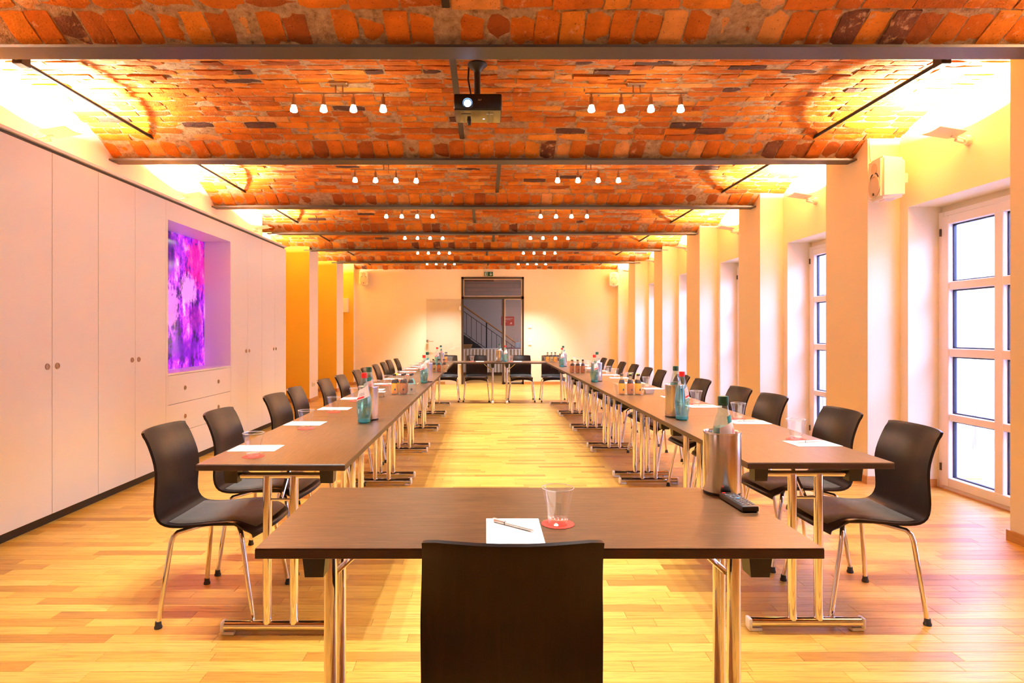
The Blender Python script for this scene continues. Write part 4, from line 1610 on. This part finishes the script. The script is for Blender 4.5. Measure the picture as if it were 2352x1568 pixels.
def wallbox(name, label, cat, x, z, w, h, parts):
    o = thing(name, label, cat, (x, Y_FAR, z))
    MB().cbox(-w / 2, w / 2, -.014, 0, -h / 2, h / 2, .003).build('plate', M['porcelain'], o)
    for dz, hh in parts:
        MB().cbox(-w / 2 + .012, w / 2 - .012, -.020, -.013, dz - hh / 2, dz + hh / 2, .002).build('rocker', M['porcelain'], o)
wallbox('thermostat', 'square white thermostat on the far wall, above the double switch', 'thermostat', 1.075, 1.41, .085, .085, [(0, .05)])
wallbox('light_switch', 'white double light switch on the far wall right of the door', 'switch', 1.075, 1.03, .085, .16, [(.038, .055), (-.038, .055)])
o = thing('power_socket', 'white double power socket on the white face of the first yellow pier', 'socket', (-XP, 11.50, .31))
MB().cbox(0, .012, -.08, .08, -.042, .042, .003).build('plate', M['porcelain'], o)
for s in (-1, 1):
    MB().lathe([(0, .012), (.02, .012), (.022, .017), (.026, .017), (.027, .012)], 18, (0, s * .04, 0), axis='x').build('outlet', M['porcelain'], o)
o = thing('wall_box', 'white box fixed in the last yellow niche', 'wall box', (-3.44, 15.0, 1.92))
MB().cbox(-.13, .13, -.16, 0, -.17, .17, .006).build('case', M['porcelain'], o)
MB().lathe([(0, 0), (.022, 0), (.022, -.01), (0, -.01)], 16, (-.02, -.161, .06), axis='y').build('dial', M['bronze'], o)


# ------------------------------------------------------------------ hall behind the glazed door
HY = 20.4
struct(MB().box(-4.0, 4.0, HY, HY + .1, 0, 3.3), 'wall_hall', M['hall_wall'], 'lilac grey wall of the stair hall behind the door')
struct(MB().box(-4.1, -4.0, Y_FAR + .2, HY + .1, 0, 3.3).box(4.0, 4.1, Y_FAR + .2, HY + .1, 0, 3.3), 'wall_hall', M['hall_wall'], 'side walls of the stair hall')
struct(MB().box(-4.0, 4.0, Y_FAR + .2, HY, 3.2, 3.3), 'ceiling_hall', M['hall_ceiling'], 'pale ceiling of the stair hall', 'ceiling')
hb = MB().box(-4.0, 0.25, 18.9, 19.35, 2.86, 3.2)
tag(hb.build('stair_opening_edge', M['stair_dark']), 'dark edge of the stair opening under the hall ceiling', 'trim', None, 'structure')
hb = MB().box(-4, 4, 16.9, 17.02, 3.02, 3.2)
tag(hb.build('trim_1', M['hall_ceiling']), 'pale ceiling joist of the stair hall', 'trim', None, 'structure')
st = thing('staircase', 'dark steel staircase with wooden handrail descending behind the glazed door', 'staircase', (0, 19.5, 0))
slope = -.70
def rz_(x):
    return 2.10 + slope * (x + .70)
MB().tube([(-2.4, 0, rz_(-2.4)), (.95, 0, rz_(.95))], .024, 10).build('handrail', M['handrail'], st)
sx0, sx1 = -2.4, .95
MB().add([(sx0, -.02, rz_(sx0) - 1.30), (sx1, -.02, rz_(sx1) - 1.30), (sx1, -.02, rz_(sx1) - .90), (sx0, -.02, rz_(sx0) - .90),
          (sx0, .02, rz_(sx0) - 1.30), (sx1, .02, rz_(sx1) - 1.30), (sx1, .02, rz_(sx1) - .90), (sx0, .02, rz_(sx0) - .90)],
         [(0, 1, 2, 3), (7, 6, 5, 4), (0, 4, 5, 1), (1, 5, 6, 2), (2, 6, 7, 3), (3, 7, 4, 0)]).build('stringer', M['stair_dark'], st)
MB().tube([(sx0, 0, rz_(sx0) - .17), (sx1, 0, rz_(sx1) - .17)], .009, 6).build('top_rail', M['stair_dark'], st)
MB().tube([(sx0, 0, rz_(sx0) - .84), (sx1, 0, rz_(sx1) - .84)], .009, 6).build('bottom_rail', M['stair_dark'], st)
x = sx0 + .05
k = 0
while x < sx1:
    thick = k % 6 == 3
    MB().tube([(x, 0, rz_(x) - (.92 if thick else .84)), (x, 0, rz_(x) - (.02 if thick else .17))], .022 if thick else .0075, 6).build('newel_post' if thick else 'baluster', M['stair_dark'], st)
    x += .158
    k += 1
stp = MB().box(-.03, .03, .03, .85, -.02, .02)
sm_ = stp.mesh('tread', M['stair_dark'])
sm_ = MB().box(-.14, .14, .03, .80, -.02, .02).mesh('tread', M['stair_dark'])
for k in range(12):
    xx = sx0 + .2 + k * .26
    zz = rz_(xx) - 1.0
    if zz > .05:
        link('tread', sm_, st, (xx, 0, zz))

bf = thing('buffet_table', 'buffet table with pleated white skirt in the stair hall', 'table', (.15, 18.6, 0))
bw, bdp = .98, .40
MB().cbox(-bw, bw, -bdp, bdp, .765, .785, .004).build('cloth_top', M['cloth'], bf)
vs, fs = [], []
per = []
N = 150
for i in range(N):
    t = i / (N - 1)
    xx = -bw + 2 * bw * t
    a = math.sin(i * .82) * .013
    per.append((xx, -bdp - .012 + a))
for z in (.77, .42, .10):
    for (xx, yy) in per:
        vs.append((xx * (1 + (.77 - z) * .02), yy - (.77 - z) * .03, z))
for r in range(2):
    for i in range(N - 1):
        fs.append((r * N + i, r * N + i + 1, (r + 1) * N + i + 1, (r + 1) * N + i))
MB().add(vs, fs, True).build('skirt', M['cloth'], bf)
for sx in (-1, 1):
    for sy in (-1, 1):
        MB().tube([(sx * .9, sy * .34, 0), (sx * .9, sy * .34, .77)], .018, 8).build('leg', M['stair_dark'], bf)
bk = thing('bread_basket', 'wicker basket on the stair side end of the buffet table', 'basket', (-.60, 18.55, .786))
mb = MB()
def ringb(a, b, z):
    return [(-a, -b, z), (a, -b, z), (a, b, z), (-a, b, z)]
v = ringb(.15, .10, 0) + ringb(.19, .13, .11) + ringb(.175, .115, .11) + ringb(.14, .09, .012)
f = [(3, 2, 1, 0), (12, 13, 14, 15)] + [(a + k, a + (k + 1) % 4, b + (k + 1) % 4, b + k) for a, b in ((0, 4), (4, 8), (8, 12)) for k in range(4)]
mb.add(v, f).build('weave', M['basket'], bk)
tag(MB().tube([(-.19, -.13, .11), (.19, -.13, .11), (.19, .13, .11), (-.19, .13, .11)], .012, 6, closed=True).build('rim', M['basket'], bk))
tr = MB().cbox(.62, 1.05, 18.30, 18.75, .786, .80, .004).build('serving_tray', M['maroon'])
tag(tr, 'maroon tray at the window side end of the buffet table', 'tray')
tag(MB().cbox(.86, 1.02, 18.42, 18.6, .801, .96, .006).build('carton', M['box_blue']), 'pale blue box on the maroon tray', 'box')
rs = thing('red_notice', 'red notice board with white lines on the hall wall', 'sign', (.72, HY, 1.64))
MB().cbox(-.21, .21, -.012, 0, -.15, .15, .002).build('board', M['sign_red'], rs)
ln = MB()
for (x0, x1, z) in ((-.17, .17, .085), (-.17, .10, .05), (-.17, -.04, -.02)):
    ln.box(x0, x1, -.0135, -.011, z - .006, z + .006)
ln.prism([(.07, -.10), (.085, -.112), (.12, -.075), (.125, -.10), (.14, -.10), (.135, -.045), (.08, -.05), (.08, -.065), (.107, -.065)], -.0135, -.011, at=lambda a, b, c: (a, c, b))
ln.build('print', M['white_print'], rs)
light('AREA', 'hall_fill', (2.7, 17.4, 3.0), (0, 0, 0), 60.0, (0.90, 0.86, 1.0), shape='DISK', size=0.5, own=True)  # added light to brighten the hall, no fixture known there

# glow of the backlit panel is the panel's own emission; projector throws its beam towards the screen behind the camera
light('SPOT', 'projector_beam', (PX - .064, PY - .03, 2.695), (math.radians(78), 0, PI), 12.0, (0.45, 0.62, 1.0), spot_size=math.radians(32), spot_blend=0.3, shadow_soft_size=0.02, own=True)

# white chalked letter on a brick of the vault second from the camera
_vault = [o for o in COL.objects if o.name.startswith('ceiling') and 'smoke detector' in str(o.get('label', ''))][0]
_y = 7.24
_th = math.atan2(vz(_y + .02) - vz(_y - .02), .04)
w = link('lettering', text_mesh('E', .085), _vault)
w.data.materials.append(M['white_print'])
w.location = (-.385, _y, vz(_y) - .012)
w.rotation_euler = (PI + _th, 0, 0)
